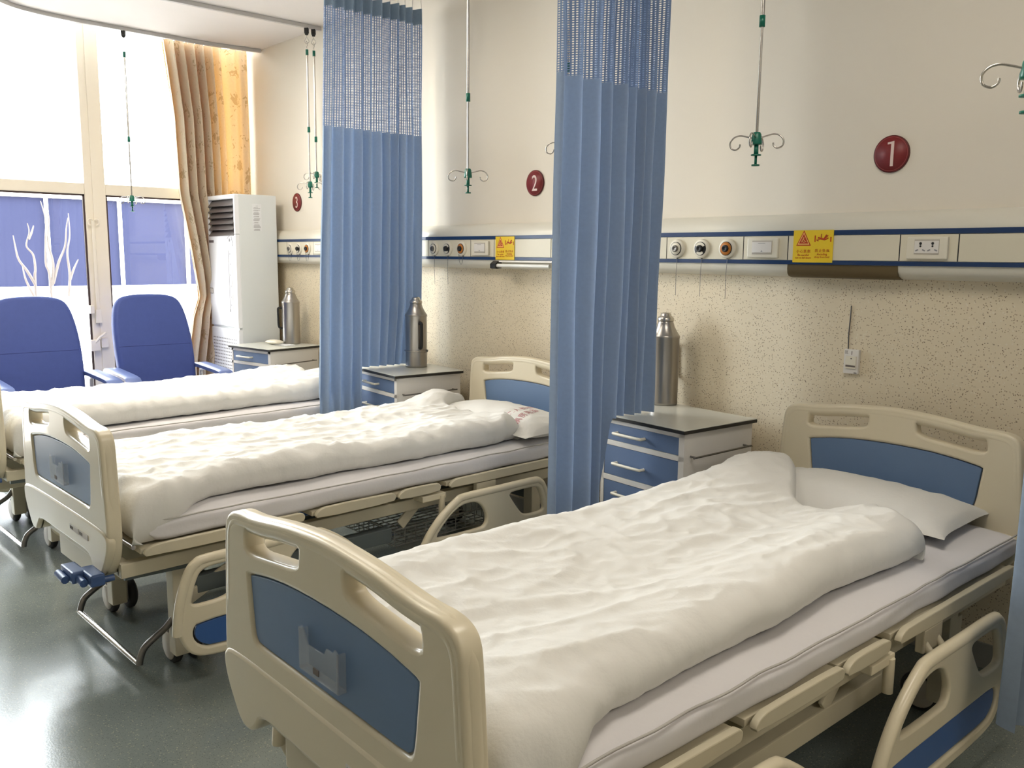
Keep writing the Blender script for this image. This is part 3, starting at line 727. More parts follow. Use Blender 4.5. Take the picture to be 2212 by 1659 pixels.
# ---------------------------------------------------------------- thermos flasks
def make_flask():
    r = empty('thermos_flask')
    m = MB(); m.lathe([(0, 0), (.060, 0), (.0635, .004), (.0635, .012), (.0625, .016), (.0625, .292), (.0645, .296), (.0645, .304), (.061, .308), (.050, .325), (.040, .345), (.034, .362), (.033, .372), (.0, .372)], 40); m.build('body', STEEL, r)
    m = MB(); m.lathe([(.0, .368), (.0355, .368), (.037, .373), (.036, .381), (.030, .388), (.024, .392), (.023, .400), (.016, .405), (0, .407)], 32); m.build('lid', CHROME, r)
    return r
def handle_loop(r, ang, dark=BLACK):
    c, s = cos(ang), sin(ang)
    P = [(.060, .255), (.074, .262), (.088, .256), (.090, .24), (.088, .14), (.080, .118), (.066, .112), (.060, .118)]
    m = MB(); m.tube([(p.x*c, p.x*s, p.y) for p in crom([(a, b, 0) for a, b in P], 5)], .0075, 8, flat=1.3); return m.build('handle', dark, r)
f1 = make_flask(); f1.location = (3.905, -.100, .764)
f2 = copy_tree(f1); f2.location = (2.165, -.205, .764)
f3 = copy_tree(f1); f3.location = (.53, -.15, .764)
handle_loop(f2, radians(-15)); handle_loop(f3, radians(245)); handle_loop(f1, radians(100))
prop(f1, 'tall steel thermos flask on the cabinet by the nearest bed', 'thermos flask', 'steel thermos flasks')
prop(f2, 'dull steel thermos flask held by a wire ring, on the middle cabinet', 'thermos flask', 'steel thermos flasks')
prop(f3, 'steel thermos flask with black loop handle, beside the air conditioner', 'thermos flask', 'steel thermos flasks')
r = empty('flask_ring', (2.165, -.205, .86)); prop(r, 'thin wire holder ring around the thermos flask on the middle cabinet', 'wire holder')
m = MB(); m.tube([(.0675*cos(a*2*pi/40), .0675*sin(a*2*pi/40), 0) for a in range(40)], .0028, 6, closed=True); m.tube([(-.055, .04, 0), (-.12, .10, .004), (-.24, .205, .012)], .003, 6); m.build('wire_ring', CHROME, r)
MB().lathe([(0, 0), (.008, 0), (.008, .008), (0, .009)], 12, (.062, .034, .0), 'y').build('ring_lug', DARKSTEEL, r)
MB().lathe([(0, -.2045), (.010, -.2045), (.010, -.192), (0, -.190)], 12, (-.24, 0, .012), 'y').build('wall_screw', DARKSTEEL, r)
# tissue / bag on the far cabinet
m = MB()
def tis(a, b):
    th = a*2*pi; e = 2*b-1; rr = sqrt(max(0, 1-abs(e)**4)); c, s = cos(th), sin(th)
    return (e*.062, c*.04*(.9+.1*rr), .017+s*.017*rr+.002*nz(e*6, th, 1))
m.grid(tis, 28, 24); o = m.build('tissue_pack', OUTW); o.location = (.50, -.27, .764); o.rotation_euler = (0, 0, .2); prop(o, 'small soft white tissue pack lying on the far cabinet', 'tissue pack')
m = MB(); m.grid(lambda a, b: (-.10+.2*a, -.05+.10*b, .001+.006*abs(nz(a*6, b*5, 3))), 16, 10); o = m.build('folded_paper', PAPER); o.location = (.57, -.24, .765); o.rotation_euler = (0, 0, .1); prop(o, 'crumpled white sheet lying beside the tissue pack', 'paper')

# ---------------------------------------------------------------- bed-head service unit
UR = empty('bedhead_unit', (0, 0, 0)); prop(UR, 'long cream bedhead service panel with navy stripes running along the wall', 'wall unit')
UX0, UX1, YF = -.30, 8.6, -.07
PR = [(0, 1.582), (-.02, 1.578), (-.045, 1.56), (-.062, 1.537), (-.068, 1.515), (-.068, 1.388), (-.064, 1.365), (-.052, 1.349), (-.03, 1.340), (0, 1.338)]
m = MB(); m.extrude(PR, UX0, UX1); m.build('shell', UNITTOP, UR, auto=35)
for z0, z1 in ((1.497, 1.515), (1.387, 1.402)): MB().box(UX0, UX1, -.0735, -.066, z0, z1, .001).build('navy_stripe', STRIPE, UR)
G1, PER = 3.934, 1.764
seams = []
for k in range(-1, 3): seams += [G1-k*PER-.060, G1-k*PER+.332, G1-k*PER+.534, G1-k*PER+.973, G1-k*PER+1.172]
seams = sorted([s for s in seams if UX0+.05 < s < UX1-.05])
xs = [UX0]+seams+[UX1]
for a, b in zip(xs[:-1], xs[1:]): MB().box(a+.002, b-.002, -.0715, -.066, 1.4035, 1.4955, .0008).build('front_panel', UNIT, UR)
for s in seams: MB().box(s-.002, s+.002, -.0700, -.067, 1.4035, 1.4955).build('panel_seam', SEAM, UR)
def ring(m, x, z, r0, r1, y0, y1, mi=0, seg=28):
    m.lathe([(r0, -y0), (r1, -y0), (r1, -y1), (r0, -y1)], seg, (x, 0, z), 'y', mi)
def disc(m, x, z, r, y, mi=0, seg=28, bev=.002):
    m.lathe([(r, -(-.066)), (r, -y-bev), (r-bev, -y), (0, -y)], seg, (x, 0, z), 'y', mi)
def outlets(gx, cords):
    for j in range(3):
        x = gx+j*.1287; z = 1.447
        m = MB(); m.lathe([(.040, .066), (.040, .078), (.036, .083), (.026, .084), (.0, .084)], 32, (x, 0, z), 'y', 0)
        o = m.build('gas_outlet', OUTW, UR)
        m = MB(); m.lathe([(.0285, .083), (.0285, .0865), (.0275, .087), (0, .087)], 28, (x, 0, z), 'y', 0); m.build('outlet_rim', BLACK, o)
        if j == 1:
            m = MB()
            for a0, a1 in ((.15*pi, .85*pi), (1.25*pi, 1.75*pi)):
                vs = []; n = 12
                for i in range(n+1):
                    a = a0+(a1-a0)*i/n
                    vs += [(x+.015*cos(a), -.0878, z+.015*sin(a)), (x+.0262*cos(a), -.0878, z+.0262*sin(a))]
                m.add(vs, [(2*i, 2*i+1, 2*i+3, 2*i+2) for i in range(n)])
            m.build('outlet_face', OUTW, o)
        else:
            m = MB(); m.lathe([(.0262, .0865), (.0262, .0878), (.012, .0878)], 28, (x, 0, z), 'y', 0); m.build('outlet_face', (OUTW if j == 0 else ORANGE), o)
        m = MB(); m.lathe([(.0145, .087), (.0145, .095), (.0125, .098), (.008, .098), (.006, .094), (0, .094)], 24, (x, 0, z), 'y', 0); m.build('outlet_socket', BLACK if j else DARKSTEEL, o)
        if cords:
            L = [.09, .10, .075][j] if cords == 1 else .03
            if cords == 3:
                P = crom([(x+.012, -.076, 1.405), (x+.013, -.078, 1.38), (x+.004, -.079, 1.362), (x-.010, -.079, 1.362), (x-.018, -.079, 1.38), (x-.018, -.085, 1.44)], 5)
            else:
                P = [(x+.002, -.076, 1.407), (x+.002, -.077, 1.38), (x-.001, -.076, 1.34), (x-.003, -.072, 1.28-.02*j), (x-.004, -.07, 1.245)]
                if cords == 2 and j == 2: P = crom([(x+.01, -.076, 1.405), (x+.01, -.078, 1.375), (x, -.08, 1.36), (x-.015, -.08, 1.375), (x-.02, -.082, 1.42)], 4)
            m = MB(); m.tube(P, .0011, 5); m.lathe([(0, .07), (.003, .07), (.003, .078), (0, .079)], 10, (P[0][0], 0, 1.407), 'y'); m.build('cap_cord', DARKSTEEL, o)
outlets(G1, 1); outlets(G1-PER, 2); outlets(G1-2*PER, 3)
def switchplate(cx, name, sock):
    m = MB(); m.box(cx-.0695, cx+.0695, -.084, -.070, 1.411, 1.487, .004)
    o = m.build(name, OUTW, UR)
    if sock:
        MB().box(cx-.042, cx+.042, -.0855, -.083, 1.427, 1.478).build('recess', DISC, o)
        MB().box(cx-.041, cx+.041, -.0862, -.083, 1.432, 1.473).build('socket_face', WHITE, o)
        m = MB()
        for s in (-.0205, .0205):
            m.lathe([(.0048, .084), (.0048, .0866), (0, .0866)], 14, (cx+s, 0, 1.464), 'y'); m.lathe([(.0035, .084), (.0035, .0866), (0, .0866)], 14, (cx+s, 0, 1.455), 'y')
        m.build('socket_holes', BLACK, o)
        m = MB()
        for s in (-.0205, .0205):
            for q in (-1, 1):
                mx = T(cx+s+q*.0115, -.0863, 1.441) @ Matrix.Rotation(q*.45, 4, 'Y'); m.box(-.0052, .0052, -.0006, .0006, -.0022, .0022, xf=mx)
        m.build('socket_slots', GRILL, o)
    else:
        MB().box(cx-.045, cx+.045, -.0855, -.083, 1.424, 1.478).build('recess', DISC, o)
        MB().box(cx-.044, cx+.044, -.0885, -.083, 1.431, 1.473, .001).build('rocker', WHITE, o)
        m = MB(); m.box(cx-.016, cx+.016, -.0892, -.088, 1.467, 1.4685); m.add([(cx-.004, -.0890, 1.434), (cx+.006, -.0890, 1.434), (cx+.001, -.0890, 1.441)], [(0, 1, 2)]); m.build('rocker_mark', GRILL, o)
for k in range(-1, 3):
    switchplate(G1-k*PER+.427, 'rocker_switch', False); switchplate(G1-k*PER+1.072, 'twin_socket', True)
for k in range(-1, 3):
    x = G1-k*PER+.534
    if k == 1: continue
    pr = [(-.0688, 1.3865), (-.0695, 1.37), (-.066, 1.352), (-.055, 1.341), (-.03, 1.336), (-.02, 1.336), (-.02, 1.386)]
    m = MB(); m.extrude(pr, x, x+.436); m.build('reading_lamp', LAMPC, UR, auto=35)
x = G1-PER+.56
m = MB(); m.tube([(x+.02, -.095, 1.358), (x+.43, -.095, 1.358)], .010, 12); lmp = m.build('reading_lamp', LAMPT, UR)
m = MB(); m.extrude([(-.066, 1.385), (-.09, 1.382), (-.112, 1.366), (-.112, 1.345), (-.10, 1.340), (-.066, 1.345)], x-.012, x+.03); m.build('lamp_end_cap', BLACK, lmp, auto=35)
m = MB(); m.extrude([(-.066, 1.386), (-.085, 1.384), (-.088, 1.376), (-.066, 1.376)], x, x+.435); m.build('lamp_reflector', WHITE, lmp)
# caution stickers
def sticker(cx, cz, w, h, y, label):
    r = empty('caution_sign', (cx, y, cz)); prop(r, label, 'caution sign', 'yellow caution signs')
    MB().box(-w/2, w/2, -.0015, 0, -h/2, h/2).build('sign_face', YEL, r)
    def tri(m, c, s, y_):
        m.add([(c[0]-s*.5, y_, c[1]-s*.36), (c[0]+s*.5, y_, c[1]-s*.36), (c[0], y_, c[1]+s*.58)], [(0, 1, 2)])
    tx, tz = -w*.235, h*.20
    for s, y_, mm, nm in ((.062, -.0018, SRED, 'triangle'), (.050, -.0021, SCREAM, 'triangle'), (.039, -.0024, SRED, 'triangle')):
        m = MB(); tri(m, (tx, tz), s, y_); m.build(nm, mm, r)
    m = MB()
    m.lathe([(.0025, .0023), (.0025, .0030), (0, .0030)], 12, (tx, 0, tz+.007), 'y')
    for (a, b, c, d) in ((-.001, .004, -.007, -.004), (-.001, .003, .004, -.004), (.004, -.004, .011, -.008), (-.006, -.006, .004, -.010), (-.003, .001, -.009, -.009)):
        m.tube([(tx+a, -.0026, tz+b), (tx+c, -.0026, tz+d)], .0012, 5)
    m.build('slipping_figure', SCREAM, r)
    bx_, bz = w*.245, h*.235
    m = MB()
    for s in (-1, 1): m.box(bx_+s*.032-.002, bx_+s*.032+.002, -.0026, -.0015, bz-.012, bz+(.012 if s < 0 else .006))
    m.lathe([(.0035, .0015), (.0035, .0026), (0, .0026)], 12, (bx_-.017, 0, bz+.003), 'y')
    for (a, b, c, d, rr) in ((-.013, .001, .008, -.004, .0032), (.008, -.004, .022, .002, .0022), (.006, -.001, .020, .012, .002), (-.008, .002, -.006, .018, .0016), (-.014, -.003, -.026, -.006, .0016), (.004, .0, .014, .014, .002), (-.026, -.004, -.018, -.010, .0014)):
        m.tube([(bx_+a, -.0022, bz+b), (bx_+c, -.0022, bz+d)], rr, 6, flat=.3)
    m.build('falling_figure', SRED, r)
    for txt, size, x, z, sp in (('小心跌倒', .0105, -w*.23, -h*.16, 1.35), ('防止坠床', .0105, w*.24, -h*.14, 1.35), ('Be careful', .0095, -w*.23, -h*.27, 1), ('not to fall down', .0082, -w*.23, -h*.355, 1), ('Avoiding', .0095, w*.24, -h*.245, 1), ('drop from bed', .0082, w*.24, -h*.33, 1)):
        m = MB(); m.mesh(text_mesh(txt, size*1.25, .0002, space=sp), T(x, -.0020, z) @ FACE_MY); m.build('lettering', SRED, r)
sticker(4.575, 1.4555, .165, .122, -.0737, 'yellow slip and fall caution sign on the panel above the nearest bed')
sticker(2.795, 1.4495, .152, .122, -.0737, 'yellow slip and fall caution sign on the panel above the middle bed')

# ---------------------------------------------------------------- bed number signs
DIG = {
 '1': [[(-.5,.52),(-.5,.72),(.16,.82),(.16,-1),(-.16,-1),(-.16,.60)]],
}
def numsign(n, x, z, label):
    r = empty('number_sign', (x, 0, z)); prop(r, label, 'number sign', 'round red bed number signs')
    m = MB(); m.lathe([(.0655, 0), (.0655, .006), (.0645, .007), (.0, .007)], 48, (0, 0, 0), 'y'); m.build('disc_rim', REDD, r)
    m = MB(); m.lathe([(.0625, .0065), (.0625, .0076), (0, .0076)], 48, (0, 0, 0), 'y'); m.build('disc_face', RED, r)
    m = MB(); m.lathe([(.0595, .0072), (.0595, .0080), (.0585, .0080), (.0585, .0072)], 48, (0, 0, 0), 'y'); m.build('disc_line', PINKL, r)
    if n == '1': me = plate([(-.0005-.018,.034),(-.0185,.041),(.0045,.0445),(.0055,.0445),(.0055,-.043),(-.0055,-.043),(-.0055,.0355)], [], .0005, .0001, 1)
    else: me = text_mesh(n, .115, .0005, sx=.80)
    cx = 0
    if n != '1':
        xs_ = [q.co.x for q in me.vertices]; ys_ = [q.co.y for q in me.vertices]; off = T(-(min(xs_)+max(xs_))/2, -.0085, -(min(ys_)+max(ys_))/2)
    else: off = T(.004, -.0085, 0)
    m = MB(); m.mesh(me, off @ FACE_MY); m.build('numeral', PINK, r)
numsign('1', 4.822, 1.783, 'round dark red sign numbered 1 above the nearest bed')
numsign('2', 2.948, 1.783, 'round red sign numbered 2 above the middle bed')
numsign('3', .391, 1.783, 'round red sign numbered 3 beside the air conditioner')
# call point
r = empty('call_button', (4.726, 0, 1.025)); prop(r, 'small white nurse call plate on the speckled wall, above the nearest bed', 'call button')
MB().box(-.029, .029, -.016, 0, -.046, .046, .002).build('base_plate', WHITE, r)
MB().box(-.020, .022, -.021, -.015, -.026, .021, .001).build('button', OUTW, r)
m = MB(); m.box(-.018, .020, -.0216, -.0205, -.020, -.013); m.box(.001, .0035, -.0168, -.0155, .026, .040); m.mesh(text_mesh('区', .014, .0002), T(-.019, -.0163, .034) @ FACE_MY); m.box(.014, .025, -.0166, -.0155, -.043, -.040)
m.lathe([(.003, .020), (.003, .0216), (0, .0216)], 10, (.003, 0, .012), 'y'); m.build('button_print', INK, r)
m = MB(); m.tube([(-.021, -.002, .046), (-.0225, -.003, .10), (-.020, -.003, .16), (-.019, -.003, .21)], .0025, 6); m.build('cable', DARKSTEEL, r)

# ---------------------------------------------------------------- ceiling tracks and IV hangers
def iv_track(pts, label, grp='infusion tracks on the ceiling'):
    m = MB(); P = crom([(x, y, ZC-.014) for x, y in pts], 6)
    n = len(P); vs = []
    for i in range(n):
        d = (P[min(i+1, n-1)]-P[max(i-1, 0)]).normalized(); s = Vector((-d.y, d.x, 0))
        vs += [P[i]+s*.013+Vector((0, 0, .012)), P[i]+s*.013-Vector((0, 0, .012)), P[i]-s*.013-Vector((0, 0, .012)), P[i]-s*.013+Vector((0, 0, .012))]
    fs = [(4*i+k, 4*i+(k+1) % 4, 4*i+4+(k+1) % 4, 4*i+4+k) for i in range(n-1) for k in range(4)]+[(0, 1, 2, 3), (4*n-4, 4*n-1, 4*n-2, 4*n-3)]
    m.add(vs, fs); o = m.build('infusion_track', RAILM); return prop(o, label, 'ceiling track', grp)
iv_track([(-.10, -.012), (-.145, -.35), (-.145, -.70), (-.13, -1.1), (-.115, -1.35), (-.07, -1.57), (0, -1.72), (.14, -1.85), (.35, -1.90), (.57, -1.85), (.74, -1.68), (.80, -1.45), (.80, -1.0), (.80, -.6), (.80, -.012)], 'grey looped infusion track on the ceiling above the farthest bed')
iv_track([(3.12, -.012), (3.12, -.6), (3.12, -1.2), (3.2, -1.5), (3.4, -1.6), (3.56, -1.5), (3.64, -1.2), (3.64, -.6), (3.64, -.012)], 'grey looped infusion track on the ceiling above the middle bed')
iv_track([(4.6, -.012), (4.6, -.52), (4.6, -1.3), (4.75, -1.6), (5.05, -1.72), (5.42, -1.6), (5.6, -1.3), (5.6, -.5), (5.6, -.012)], 'grey looped infusion track on the ceiling above the nearest bed')
def make_hanger(joint, L):
    """local origin at the track; hangs down to the hook body at z=-L"""
    r = empty('iv_hanger')
    m = MB(); m.box(-.013, .013, -.013, .013, -.03, .0, .003); m.lathe([(.016, -.034), (.016, -.026), (.010, -.046), (0, -.046)][::-1], 12); m.build('track_glider', BLACK, r)
    m = MB(); loop = crom([(0, 0, -.04), (0, 0, -.06), (.012, 0, -.078), (.014, 0, -.09), (0, 0, -.102), (-.014, 0, -.09), (-.012, 0, -.078), (-.002, 0, -.06)], 4); m.tube(loop, .0022, 6)
    m.tube(crom([(.0, -.012, -.092), (0, 0, -.086), (0, .013, -.098), (0, .010, -.112), (0, 0, -.12), (0, 0, -.15)], 4), .0022, 6); m.build('swivel_hook', CHROME, r)
    m = MB(); m.tube([(0, 0, -.15), (0, 0, -joint)], .0068, 10); m.build('upper_rod', CHROME, r)
    m = MB(); m.tube([(0, 0, -joint+.01), (0, 0, -L)], .0048, 10); m.build('lower_rod', CHROME, r)
    for zz in (-.155, -joint): MB().lathe([(.0, zz-.02), (.0098, zz-.02), (.0098, zz+.016), (.0, zz+.016)], 14).build('collar', GREEN, r)
    m = MB(); m.lathe([(0, -L-.026), (.0175, -L-.026), (.0185, -L-.02), (.015, -L+.008), (.011, -L+.015), (0, -L+.016)], 20)
    m.lathe([(0, -L-.06), (.008, -L-.06), (.0075, -L-.026), (0, -L-.026)], 14); m.lathe([(0, -L-.062), (.017, -L-.062), (.017, -L-.058), (0, -L-.058)], 18)
    m.lathe([(0, -L-.092), (.0045, -L-.092), (.0045, -L-.06), (0, -L-.06)], 12); m.lathe([(0, -L-.096), (.0135, -L-.096), (.0135, -L-.091), (0, -L-.091)], 18)
    m.build('hook_body', GREEN, r)
    for q in range(4):
        a = q*pi/2; c, s = cos(a), sin(a)
        P = [(.012, -L-.004), (.035, -L+.002), (.058, -L+.006), (.078, -L+.0), (.090, -L-.016), (.086, -L-.034), (.070, -L-.040), (.058, -L-.032), (.056, -L-.022)]
        m = MB(); m.tube([(p.x*c, p.x*s, p.y) for p in crom([(x, z, 0) for x, z in P], 5)], .0028, 7); m.build('wire_hook', CHROME, r)
    return r
HZ = ZC-.024
HG = [(4.6, -.52, .33, .72, 1.095, 'iv hanger over the nearest bed, left of the number 1 sign'), (3.12, -.585, .84, .79, 1.122, 'iv hanger against the wall left of the number 2 sign'), (3.64, -.47, .5, .72, 1.03, 'iv hanger mostly hidden behind the second blue curtain'),
      (.80, -.118, .785, .66, 1.022, 'iv hanger over the farthest bed, left one of the pair'), (.80, -.066, .785, .72, .952, 'iv hanger over the farthest bed, right one of the pair'), (-.135, -1.0, .9, .72, 1.12, 'iv hanger in front of the window'), (5.632, -1.10, .55, .72, 1.1, 'iv hanger over the nearest bed, at the right edge of the view')]
for x, y, a, jt, L_, lb in HG:
    h = make_hanger(jt, L_); h.location = (x, y, HZ); h.rotation_euler = (0, 0, a); prop(h, lb, 'iv hanger', 'iv hangers on the ceiling tracks')

# ---------------------------------------------------------------- curtains
def curtain(name, folds, yr, label, ztop, znet, zbot, splay=0, swap=None, seed=0, xoff=0):
    """folds: list of (s, x) along the gathered width; yr(z)->(y_right, y_left); zbot(y)"""
    r = empty(name); prop(r, label, 'curtain', 'blue cubicle curtains')
    P = crom([(s, x, 0) for s, x in folds], 10); n = len(P)
    # arc length in metres for the net pattern
    W0 = abs(yr(2)[0]-yr(2)[1]); arc = [0]
    for i in range(1, n): arc.append(arc[-1]+sqrt(((P[i].x-P[i-1].x)*W0)**2+(P[i].y-P[i-1].y)**2))
    def pos(i, z, h):
        s, x = P[i].x, P[i].y; y0, y1 = yr(z)
        t = h; x2 = x*(.75+.35*t)+.010*nz(s*6, z*1.1, seed)+.006*nz(s*16, z*2.0, seed+2)
        if swap: x2, dy = swap(s, z, x2)
        else: dy = 0
        y = y0+(y1-y0)*s+.006*nz(s*9, z*1.3, seed+4)+dy
        return (xoff+x2+.014*nz(s*23, z*.5, seed+6)*h, y, z)
    def strip(zfun0, zfun1, nz_, nm, mt):
        m = MB(); uv = []
        for j in range(nz_+1):
            for i in range(n):
                za, zb_ = zfun0(i), zfun1(i); z = za+(zb_-za)*j/nz_; h = (ztop-z)/(ztop-.15)
                m.v.append(pos(i, z, h)); uv.append((arc[i], z))
        for j in range(nz_):
            for i in range(n-1): m.f.append((j*n+i, j*n+i+1, (j+1)*n+i+1, (j+1)*n+i)); m.m.append(0); m.sm.append(True)
        m.uv = uv; return m.build(nm, mt, r)
    scal = lambda i: znet+.0035*abs(sin(arc[i]/.019*pi))
    strip(lambda i: ztop, lambda i: ztop-.085, 3, 'header_tape', HEAD)
    strip(lambda i: ztop-.085, lambda i: znet, 24, 'net_top', NET)
    strip(lambda i: znet, lambda i: zbot(P[i].x, yr(1)[0]+(yr(1)[1]-yr(1)[0])*P[i].x), 44, 'drape', CLOTH)
    m = MB()
    for i in range(5, n, 20): q = pos(i, ztop, 0); m.tube([(q[0], q[1], ztop-.02), (xoff, q[1], ZC-.02)], .002, 5); 
    m.build('curtain_hooks', WHITE, r)
    return r
def folds_rand(n, amp, seed, wide=()):
    rnd = random.Random(seed); f = []; s = 0; out = [(0, 0)]; sg = 1
    ws = [rnd.uniform(.6, 1.4) for _ in range(n)]
    for k, wv in wide: ws[k] = wv
    tot = sum(ws); acc = 0
    for k in range(n):
        c = (acc+ws[k]/2)/tot; acc += ws[k]
        a = amp*rnd.uniform(.65, 1.1)
        out.append((c, sg*a)); sg = -sg
    out.append((1, 0)); return out
# curtain between the middle and farthest beds: rear part rests on the cabinet top
zbA = lambda s, y: .772 if y > -.50 else (.16 if y < -.535 else .772-(.772-.16)*(-.50-y)/.035)
def swA(s, z, x):
    # gathered bunch on the cabinet, front part hanging free in front of it
    dy = 0
    if s < .62 and z < 1.15: k = (1.15-z)/.38; dy = -.05*k*max(0, 1-s/.62)*(s > .1); x *= 1-.25*min(1, k)
    if s > .55 and z < .62: x = max(x, -.008)
    return x, dy
curtain('cubicle_curtain', folds_rand(22, .034, 3), lambda z: (-.082-.008*(2.8-z), -.695-.036*(2.8-z)), 'blue cubicle curtain with net top between the middle and farthest beds', 2.79, 2.092, zbA, seed=3, xoff=2.055, swap=swA)
zbB = lambda s, y: .772 if y > -.575 else (.14 if y < -.60 else .772-(.772-.14)*(-.575-y)/.025)
curtain('cubicle_curtain', folds_rand(17, .045, 12, wide=((15, 2.2), (13, 1.8), (12, 1.7))), lambda z: (-.288-.030*max(0, 2.0-z), -.882-.012*(2.4-z)), 'blue cubicle curtain with net top between the nearest and middle beds', 2.79, 2.06, zbB, seed=21, xoff=4.0)
curtain('cubicle_curtain', folds_rand(12, .04, 31), lambda z: (-.16, -.84-.04*(1-z)), 'blue cubicle curtain at the right edge, beside the nearest bed', 2.79, 2.06, lambda s, y: .245, seed=31, xoff=5.65)
for x, y1, lb in ((2.085, -3.0, 'white curtain track on the ceiling between middle and farthest beds'), (4.0, -3.0, 'white curtain track on the ceiling between nearest and middle beds'), (5.665, -3.0, 'white curtain track on the ceiling right of the nearest bed')):
    o = MB().box(x-.012, x+.012, y1, -.01, ZC-.03, ZC, .003).build('curtain_track', RAILM); prop(o, lb, 'curtain track', 'curtain tracks')
# ochre window drape
def drape():
    r = empty('window_drape'); prop(r, 'ochre damask drape drawn to the side of the window, behind the air conditioner', 'curtain')
    def left(z): 
        T_ = [(2.945, -.672), (2.4, -.610), (1.85, -.598), (1.45, -.53), (1.08, -.478), (.92, -.535), (.55, -.60), (.05, -.60)]
        for (a, ya), (b, yb) in zip(T_[:-1], T_[1:]):
            if a >= z >= b: t = (a-z)/(a-b); t = t*t*(3-2*t) if False else t; return ya+(yb-ya)*t
        return T_[-1][1]
    F = [(0, .02), (.03, -.05), (.08, .075), (.13, -.06), (.19, .085), (.245, -.06), (.31, .08), (.365, -.06), (.42, .075), (.47, -.05), (.53, .06), (.575, -.03), (.63, .045), (.67, -.01), (.74, -.018), (.82, .012), (.90, -.012), (.95, .03), (1, -.01)]
    P = crom([(s, x, 0) for s, x in F], 10); n = len(P); arc = [0]
    for i in range(1, n): arc.append(arc[-1]+sqrt(((P[i].x-P[i-1].x)*.65)**2+(P[i].y-P[i-1].y)**2))
    m = MB(); uv = []; nzv = 70
    for j in range(nzv+1):
        z = 2.945-(2.945-.05)*j/nzv
        for i in range(n):
            s, x = P[i].x, P[i].y; yl = left(z); yr_ = -.025
            # left third is swept towards the tie; the right part hangs straight
            y = yl+(yr_-yl)*s
            kk = exp(-((z-1.05)/.12)**2)*(1-s)**1.5
            x2 = x*(.85+.25*(2.945-z)/2.9)*(1-.55*kk)+.012*nz(s*5, z*1.5, 6)
            m.v.append((-.305+x2, y, z)); uv.append((arc[i], z))
    for j in range(nzv):
        for i in range(n-1): m.f.append((j*n+i, j*n+i+1, (j+1)*n+i+1, (j+1)*n+i)); m.m.append(0); m.sm.append(True)
    m.uv = uv; m.build('drape_cloth', OCHRE, r)
    m2 = MB(); m2.uv = []
    for j in range(41):
        z = 2.94-(2.94-.06)*j/40
        for i in range(31):
            t = i/30; yl = left(z); y = yl+.015+(-.30-yl)*t if z > 1.3 or z < .8 else yl+.015+(-.34-yl)*t
            m2.v.append((-.375+.02*sin(t*40+z), y, z)); m2.uv.append((t*.8+.3, z))
    for j in range(40):
        for i in range(30): m2.f.append((j*31+i, j*31+i+1, (j+1)*31+i+1, (j+1)*31+i)); m2.m.append(0); m2.sm.append(True)
    m2.build('drape_return', OCHRE, r)
    m = MB()
    for i in range(0, n, 11): m.tube([(-.305+P[i].y*.85, -.672+.647*P[i].x, 2.93), (-.305, -.672+.647*P[i].x, 2.985)], .003, 5)
    m.build('drape_hooks', RAILM, r)
    o = MB().box(-.318, -.292, -5.8, -.005, 2.98, 3.0, .003).build('drape_track', RAILM); MBb = MB()
    prop(o, 'thin rail carrying the ochre drape in the window recess', 'curtain track')
    b = MB()
    for yy in (-.1, -1.9, -3.8, -5.6): b.box(-.31, -.30, yy-.006, yy+.006, 3.0, ZT)
    b.build('rail_bracket', RAILM, o)
drape()

# ---------------------------------------------------------------- air conditioner
AX0, AX1, AY0, AY1, AH = -.262, .222, -.41, -.085, 1.833
r = empty('air_conditioner', ((AX0+AX1)/2, (AY0+AY1)/2, 0)); prop(r, 'tall white floor-standing air conditioner in the corner by the window', 'air conditioner')
ox, oy = (AX0+AX1)/2, (AY0+AY1)/2; hx = (AX1-AX0)/2; hy = (AY1-AY0)/2
m = MB(); m.box(-hx, hx, -hy+.05, hy, .05, AH, .006); m.box(-hx, hx, -hy+.03, -hy+.06, .05, AH, .004); m.build('cabinet', ACG, r)
m = MB(); LZ0, LZ1 = 1.548, 1.800
m.box(-hx, hx, -hy, -hy+.035, LZ1, AH, .008); m.box(-hx, -hx+.025, -hy, -hy+.035, LZ0, LZ1+.01, .004); m.box(hx-.024, hx, -hy, -hy+.035, LZ0, LZ1+.01, .004)
m.build('outlet_surround', ACW, r)
MB().box(-hx+.02, hx-.02, -hy+.028, -hy+.032, LZ0, LZ1).build('outlet_cavity', BLACK, r)
for k in range(6):
    z = LZ1-.028-k*.043
    mx = T(0, -hy+.012, z) @ Matrix.Rotation(radians(52), 4, 'X')
    MB().box(-hx+.026, hx-.025, -.026, .026, -.003, .003, .002, xf=mx).build('louver', LOUV, r)
m = MB(); m.box(-hx, hx, -hy, -hy+.035, .868, LZ0-.002, .006); fp = m.build('front_panel', ACW, r)
MB().box(-hx+.02, -hx+.10, -hy-.002, -hy+.001, 1.488, 1.506).build('badge', mat('badge_grey', lin(96, 88, 92), .4), fp)
m = MB(); m.box(hx-.125, hx-.075, -hy-.002, -hy+.001, 1.0, 1.43, .001); m.build('display_strip', WHITE, fp)
m = MB(); m.box(hx-.13, hx-.122, -hy-.003, -hy+.001, .98, 1.43)
for z in (1.405, 1.33, 1.25, 1.17, 1.09, 1.03): m.box(hx-.105, hx-.095, -hy-.003, -hy, z-.006, z+.006)
m.build('display_marks', GRILL, fp)
m = MB(); m.tube([(hx-.14, -hy-.001, 1.515), (hx-.12, -hy-.001, 1.53), (hx-.095, -hy-.001, 1.535)], .002, 5); m.lathe([(0, 0), (.012, 0), (.012, .002), (0, .002)], 16, (hx-.105, -hy, 1.505), 'y'); m.tube([(hx-.07, -hy-.001, 1.53), (hx-.055, -hy-.001, 1.49), (hx-.05, -hy-.001, 1.46)], .002, 5); m.build('motif', GRILL, fp)
